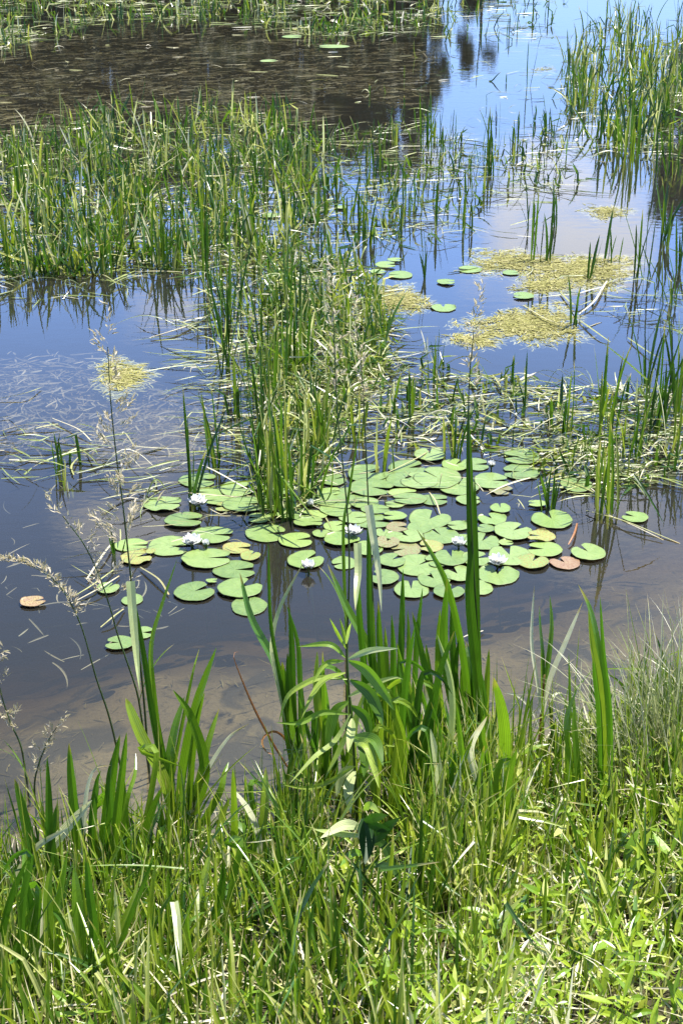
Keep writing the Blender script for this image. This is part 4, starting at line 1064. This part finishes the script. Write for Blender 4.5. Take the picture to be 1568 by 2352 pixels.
for foot, px, head, nbr, ln, label in GRASS:
    e, c = plant('seeding_grass', foot, label, 'grass stalk', 'seeding grasses on the bank')
    pts = np.array([p - c for p in hero_pts(px, c[1], random.uniform(-.05, .12))])
    P = spline(pts, 60)
    g = Geo(); tube(g, P[::6], .0042, .0014, .15 if nbr < 30 else .0, k=30); g.build('stem', M['stem'], e, smooth=True)
    g = Geo(); panicle(g, P[int(head * 59):], nbr, ln, .25); g.build('seed_head', M['seed'], e)
    if 'clasping' in label:
        leaves(e, c, [([(1106,1700),(1092,1450),(1082,1250),(1074,930)],20,.25,{'lean':.05,'face':.3}), ([(1104,1640),(1080,1400),(1079,1300),(1085,1230)],22,.3,{'lean':.04})])
    elif nbr < 30:
        j = int(random.uniform(.2, .35) * 59)
        g = Geo(); curve_blades(g, P[j][None], np.array([random.uniform(0, 6.28)]), np.array([.3]), np.array([1.0]), np.array([.22]), np.array([.006]), np.array([.4]), k=12)
        g.build('leaf', M['grass'], e)
e, c = plant('grass_leaf', (800, 1560), 'long thin pale green leaf leaning right before the back pads', 'grass leaf')
leaves(e, c, [([(800,1560),(788,1240),(800,1140),(830,950)],9,.6)], kind='blade')

# broad-leaved herb in the middle
e, c = plant('broad_leaved_herb', (822, 1960), 'tall herb with paired drooping lance shaped leaves in the centre of the bank', 'herb')
stem = [(822,1960),(818,1850),(812,1720),(802,1600),(794,1480)]
g = Geo(); tube(g, [p - c for p in hero_pts(stem, c[1], 0)], .0055, .0025, .3, k=24, m=6); g.build('stem', M['stem'], e, smooth=True)
hl = [
 ([(793,1510),(757,1480),(684,1485)],14,.6), ([(800,1513),(850,1494),(914,1489)],16,1.0), ([(790,1518),(748,1525),(715,1572)],13,.7), ([(800,1518),(840,1540),(880,1590),(905,1632)],32,.55),
 ([(793,1545),(745,1560),(715,1600),(693,1650)],16,.8), ([(798,1560),(740,1556),(700,1570),(660,1600),(640,1660)],14,.8), ([(804,1562),(845,1590),(868,1630),(880,1668)],34,.1), ([(800,1610),(767,1640),(748,1728)],28,.6),
 ([(808,1650),(806,1680),(799,1728)],22,.9), ([(800,1640),(740,1637),(690,1660),(634,1660)],14,.6), ([(800,1600),(860,1570),(905,1556),(925,1560)],14,.9), ([(805,1640),(770,1700),(720,1740),(665,1800)],14,.85),
 ([(812,1700),(845,1715),(870,1810)],26,.8), ([(812,1690),(838,1720),(835,1785)],34,.05), ([(812,1690),(860,1700),(880,1760)],30,.0), ([(815,1760),(785,1780),(772,1830)],24,1.0), ([(815,1770),(800,1810),(805,1870)],26,.95),
 ([(816,1780),(850,1790),(865,1840)],24,.7), ([(816,1760),(745,1800),(700,1810),(640,1800)],12,.8), ([(794,1482),(788,1450),(780,1420)],9,.8), ([(794,1482),(800,1450),(806,1430)],8,.9), ([(794,1490),(775,1455),(757,1420)],8,.8),
 ([(804,1620),(840,1650),(850,1710)],28,.2), ([(808,1660),(780,1720),(745,1790)],16,.75)]
leaves(e, c, [(a, b_ * .85, max(r_, .28), {'kind': 'lance', 'lean': random.uniform(-.16, .02), 'fold': .32}) for a, b_, r_ in hl], mat='broad')
e, c = plant('lobed_herb', (838, 2060), 'low shade-darkened herb with jagged lobed leaves below the lance leaved one', 'herb')
g = Geo(); tube(g, [p - c for p in hero_pts([(838,2060),(835,1960),(832,1870)], c[1] - .05, 0)], .004, .0025, .2); g.build('stem', M['stem'], e, smooth=True)
lob = [([(832,1880),(842,1930),(838,1985)],34,.0), ([(834,1935),(870,1915),(918,1878)],30,.02), ([(834,1890),(860,1878),(890,1872)],20,.05), ([(834,1925),(880,1940),(905,2000),(925,2030)],18,.1), ([(832,1900),(790,1895),(735,1925)],22,1.0),
       ([(834,1920),(780,1915),(720,1905)],14,.9), ([(836,1995),(870,1985),(915,1992)],14,.1), ([(834,1860),(850,1850),(872,1868)],16,.8), ([(834,1960),(810,1960),(780,1990)],18,.5), ([(836,1890),(868,1900),(896,1905)],22,.0)]
leaves(e, c, [(a, b_, r_, {'kind': 'lance', 'lean': -.10, 'fold': .15, 'dy': -.12}) for a, b_, r_ in lob], mat='broad')  # lowest tones put the shade on camera-facing leaves into their colour

# wiry pale sedges at the right shore
for foot, n, hh, label in (((1510, 1800), 130, .48, 'pale wiry sedge tuft at the right shore, tallest of the three'), ((1440, 1840), 90, .36, 'lower wiry sedge tuft between the iris and the tallest sedge'),
                           ((1575, 1760), 120, .46, 'wiry sedge tuft cut by the right edge')):
    c = G(*foot)
    g = Geo()
    root = c[None] + np.stack([rng.normal(0, .06, n), rng.normal(0, .05, n), np.full(n, -.02)], -1)
    curve_blades(g, root, rng.normal(math.pi * .75, 1.3, n), np.abs(rng.normal(.2, .25, n)), rng.normal(.55, .45, n), hh * U(.6, 1.25, n), U(.003, .0055, n), U(.1, 1, n), k=12, fold=.5, twist=U(-1, 1, n))
    tag(g.build('sedge_tuft', M['wiry'], origin=c), label, 'sedge', 'wiry sedges at the right shore')

# long single leaves arching out of the near grass
ARCH = [
 ([(470,2350),(540,2310),(600,2275),(640,2300)],9,'pale_leaf','short'),
 ([(655,2330),(600,2255),(530,2195),(468,2186)],18,'iris','broad green leaf arching left with a pale tip in the near grass'),
 ([(165,2352),(230,2330),(300,2295),(410,2250)],12,'pale_leaf','bleached leaf lying aslant low at the left, reaching to the folded blade'),
 ([(735,2352),(770,2310),(830,2262),(920,2205)],11,'pale_leaf','bleached stalk lying aslant in the near middle grass'),
 ([(990,2080),(1030,1990),(1100,1900),(1170,1868),(1225,1855)],13,'iris','long leaf arching right over the middle right grass'),
 ([(1230,2200),(1190,2080),(1120,1960),(1060,1880)],10,'iris','long thin leaf arching left, crossing the right arching one'),
 ([(1040,2120),(1090,2085),(1170,2065),(1290,2060)],9,'iris','nearly level thin leaf in the right grass, its tip pale'),
 ([(1290,2240),(1250,2130),(1200,2080),(1150,2070)],10,'iris','leaf bowed to the left just under the level one'),
 ([(1545,2010),(1500,1940),(1450,1890),(1418,1870)],11,'pale_leaf','bleached stem leaning left in the right grass'),
 ([(700,2000),(640,2020),(560,2060),(500,2120)],8,'iris','thin leaf leaning far left in the middle grass'),
 ([(880,2100),(800,2010),(740,1990),(670,1960)],10,'pale_leaf','pale leaf lying left below the lobed herb'),
 ([(1160,1900),(1200,1700),(1300,1655),(1405,1705)],7,'pale_leaf','thin white stem bowed over the shallow water at right'),
 ([(1120,1860),(1180,1700),(1240,1650),(1296,1600)],11,'iris','yellow-green leaf leaning right over the shallow water'),
 ([(640,2080),(585,1960),(545,1890),(500,1860)],12,'iris','leaf with an orange bent tip in the left middle grass'),
 ([(270,1830),(240,1680),(160,1610),(68,1577)],11,'iris','slender leaf stretching far left over the brown water'),
 ([(620,1850),(600,1790),(570,1745),(525,1755)],9,'pale_leaf','short white arching leaf before the brown shallows'),
 ([(650,1870),(610,1830),(570,1822),(535,1838)],11,'pale_leaf','low white leaf bent left just below the other white one'),
 ([(1335,2200),(1290,2120),(1250,2060),(1225,2030)],9,'pale_leaf','pale stalk slanting left in the right grass'),
]
ARCH = ARCH[1:]
for px, wp, mt, label in ARCH:
    c = G(*px[0])
    pts = np.array(hero_pts(px, c[1], random.uniform(-.15, -.02))) - c
    g = Geo()
    hero_ribbon_local(g, pts, c, wp, random.uniform(.3, .8), 'blade', .25, random.uniform(-.3, .3), .3)
    tag(g.build('arching_leaf', M[mt], origin=c), label, 'leaf', 'long leaves arching out of the bank grass')

# ------------------------------------------------------------------ the grass of the bank
def px_of(P):
    d = P - CAM
    zf = d @ FWD
    return CX + FPX * (d @ RIGHT) / zf, CY - FPX * (d @ UP) / zf
def bank_points(n, s_lo=-.02, s_hi=2.6):
    x = U(-2.1, 2.1, n); s = U(s_lo, s_hi, n)
    y = shore(x) - s
    k = y > .9
    x, y = x[k], y[k]
    return np.stack([x, y, ground_z(x, y)], -1)
g = Geo()
P = bank_points(20000)
px, py = px_of(P); n = len(P)
s = shore(P[:, 0]) - P[:, 1]
patch = np.sin(P[:, 0] * 5 + 2 * np.sin(P[:, 1] * 4)) + np.sin(P[:, 1] * 7 + P[:, 0] * 3)
h = U(.07, .29, n) * U(.55, 1, n) + .02 * patch
h += np.where((px < 450) & (s < 1.2), U(0, .12, n), 0)
h += np.where((px > 640) & (px < 1180) & (s < .9), U(.0, .20, n), 0)
h *= np.where((px > 740) & (px < 930) & (py > 1850) & (py < 2160), .5, 1)
h += np.where((px > 1250) & (s < .35), U(0, .08, n), 0)
h *= np.where((px > 1180) & (s > .8), .72, 1)
h *= np.where((px > 440) & (px < 640) & (s < .35), .65, 1)
rnd = np.clip(U(0, .80, n) + np.clip((px - 900) / 500, 0, .36) * (py > 1800) + np.clip((py - 2050) / 1500, 0, .15) - np.where((px < 1000) & (py < 2100), .06, 0), 0, 1)
rnd = np.where(rng.random(n) < .13, U(.86, 1, n), rnd)  # pale dead blades, their share raised to stand in for white sheen
P[:, 2] -= .01
kk = rng.random(n) < .22
curve_blades(g, P, U(0, 6.283, n), np.abs(rng.normal(0, .22, n)), rng.normal(.22, .5, n), h, U(.0042, .0115, n) * (1 + .7 * (rng.random(n) < .15)), rnd, k=7,
             kink_t=U(.4, .8, n), kink=np.where(kk, U(.6, 2.0, n), 0), twist=U(-1.4, 1.4, n), fold=.3, zmin=P[:, 2] + .006)
tag(g.build('bank_grass', M['grass'], origin=(0, 2.6, .3)), label='tangled green grass covering the bank in the foreground', cat='grass', kind='stuff')
# taller coarse sedge blades mixed in towards the water
g = Geo()
P = bank_points(3600, -.06, 1.5)
px, py = px_of(P)
k = ~((px > 455) & (px < 640) & (py < 1930) & (rng.random(len(P)) < .85))
k &= ~((px > 1140) & (px < 1330) & (rng.random(len(P)) < .7))
k &= ~((px < 640) & (rng.random(len(P)) < .55))
k &= ~((px > 740) & (px < 940) & (py > 1850) & (py < 2160))
P = P[k]; n = len(P); P[:, 2] -= .01
curve_blades(g, P, U(0, 6.283, n), np.abs(rng.normal(0, .2, n)), rng.normal(.25, .4, n), U(.12, .30, n) + np.where((px[k] > 640) & (px[k] < 1200), U(0, .10, n), 0), U(.006, .015, n), np.clip(U(.05, .86, n), 0, 1), k=9,
             kink_t=U(.5, .8, n), kink=np.where(rng.random(n) < .12, U(.8, 2.0, n), 0), twist=U(-1.4, 1.4, n), fold=.35, zmin=P[:, 2] + .006)
P = bank_points(2600, -.03, 1.0)
px, py = px_of(P)
P = P[(((px > 620) & (px < 1220)) | (rng.random(len(P)) < .35)) & ~((px > 740) & (px < 940) & (py > 1850) & (py < 2160))]; n = len(P); P[:, 2] -= .01
curve_blades(g, P, U(0, 6.283, n), np.abs(rng.normal(0, .14, n)), rng.normal(.25, .35, n), U(.22, .46, n), U(.003, .007, n), U(.2, .92, n), k=10,
             kink_t=U(.5, .85, n), kink=np.where(rng.random(n) < .2, U(.8, 2.0, n), 0), twist=U(-1.4, 1.4, n), fold=.35, zmin=P[:, 2] + .006)
tag(g.build('shore_sedge', M['grass'], origin=(0, 3.4, .1)), label='coarse upright sedge blades mixed into the grass along the shore', cat='sedge', kind='stuff')
# dead straw on the soil, brightened in colour to stand in for sun glints
g = Geo()
P = bank_points(5200); n = len(P); P[:, 2] += U(.005, .07, n)
curve_blades(g, P, U(0, 6.283, n), U(1.0, 1.75, n), rng.normal(.2, .4, n), U(.05, .24, n), U(.002, .0055, n), U(.25, 1, n), k=6, fold=.3, twist=U(-1, 1, n), zmin=P[:, 2] - .01)
tag(g.build('dead_straw', M['straw'], origin=(0, 2.6, .3)), label='pale dead straw, brightened like sun glints, lying between the grass blades of the bank', cat='straw', kind='stuff')
# small-leaved herbs, brightest at the lower right
g = Geo()
P = bank_points(4200, .1, 2.6)
px, py = px_of(P)
pr = np.clip((px - 980 + (py - 2000) * .5) / 420, .02, .55) * np.where(py < 1800, .3, 1)
P = P[rng.random(len(P)) < pr]
n = len(P)
vs_ = np.exp(rng.normal(0, .28, n))
for _ in range(8):
    q = P.copy(); hh = U(.03, .15, n)
    q[:, 2] += hh; q[:, :2] += rng.normal(0, .018, (n, 2))
    curve_blades(g, q, U(0, 6.283, n), U(.5, 1.45, n), rng.normal(.4, .4, n), U(.022, .06, n) * vs_, U(.005, .013, n) * vs_, np.clip(rng.normal(.58, .25, n), 0, 1), k=6, fold=.3, kind='lance', twist=rng.normal(0, .5, n))
curve_blades(g, P, U(0, 6.283, n), np.abs(rng.normal(0, .1, n)), rng.normal(0, .2, n), U(.1, .17, n), np.full(n, .002), U(.2, .6, n), k=5, fold=.5)
tag(g.build('bank_herbs', M['herb'], origin=(.6, 2.4, .4)), label='bright small leaved herbs carpeting the lower right of the bank', cat='ground cover', kind='stuff')
# specks of debris on the pond bed
g = Geo()
x = U(-2.2, 2.2, 1600); y = shore(x) + U(0, 1.3, 1600) ** 1.0
P = np.stack([x, y, ground_z(x, y) + .004], -1); n = len(P)
curve_blades(g, P, U(0, 6.283, n), np.full(n, 1.5), rng.normal(0, .1, n), U(.01, .07, n), U(.002, .007, n), U(0, 1, n), k=4, fold=.2, zmin=P[:, 2])
tag(g.build('bed_debris', M['brown_weed'], origin=(0, 4, -.1)), label='dark leaf debris scattered on the brown bed of the shallows', cat='debris', kind='stuff')
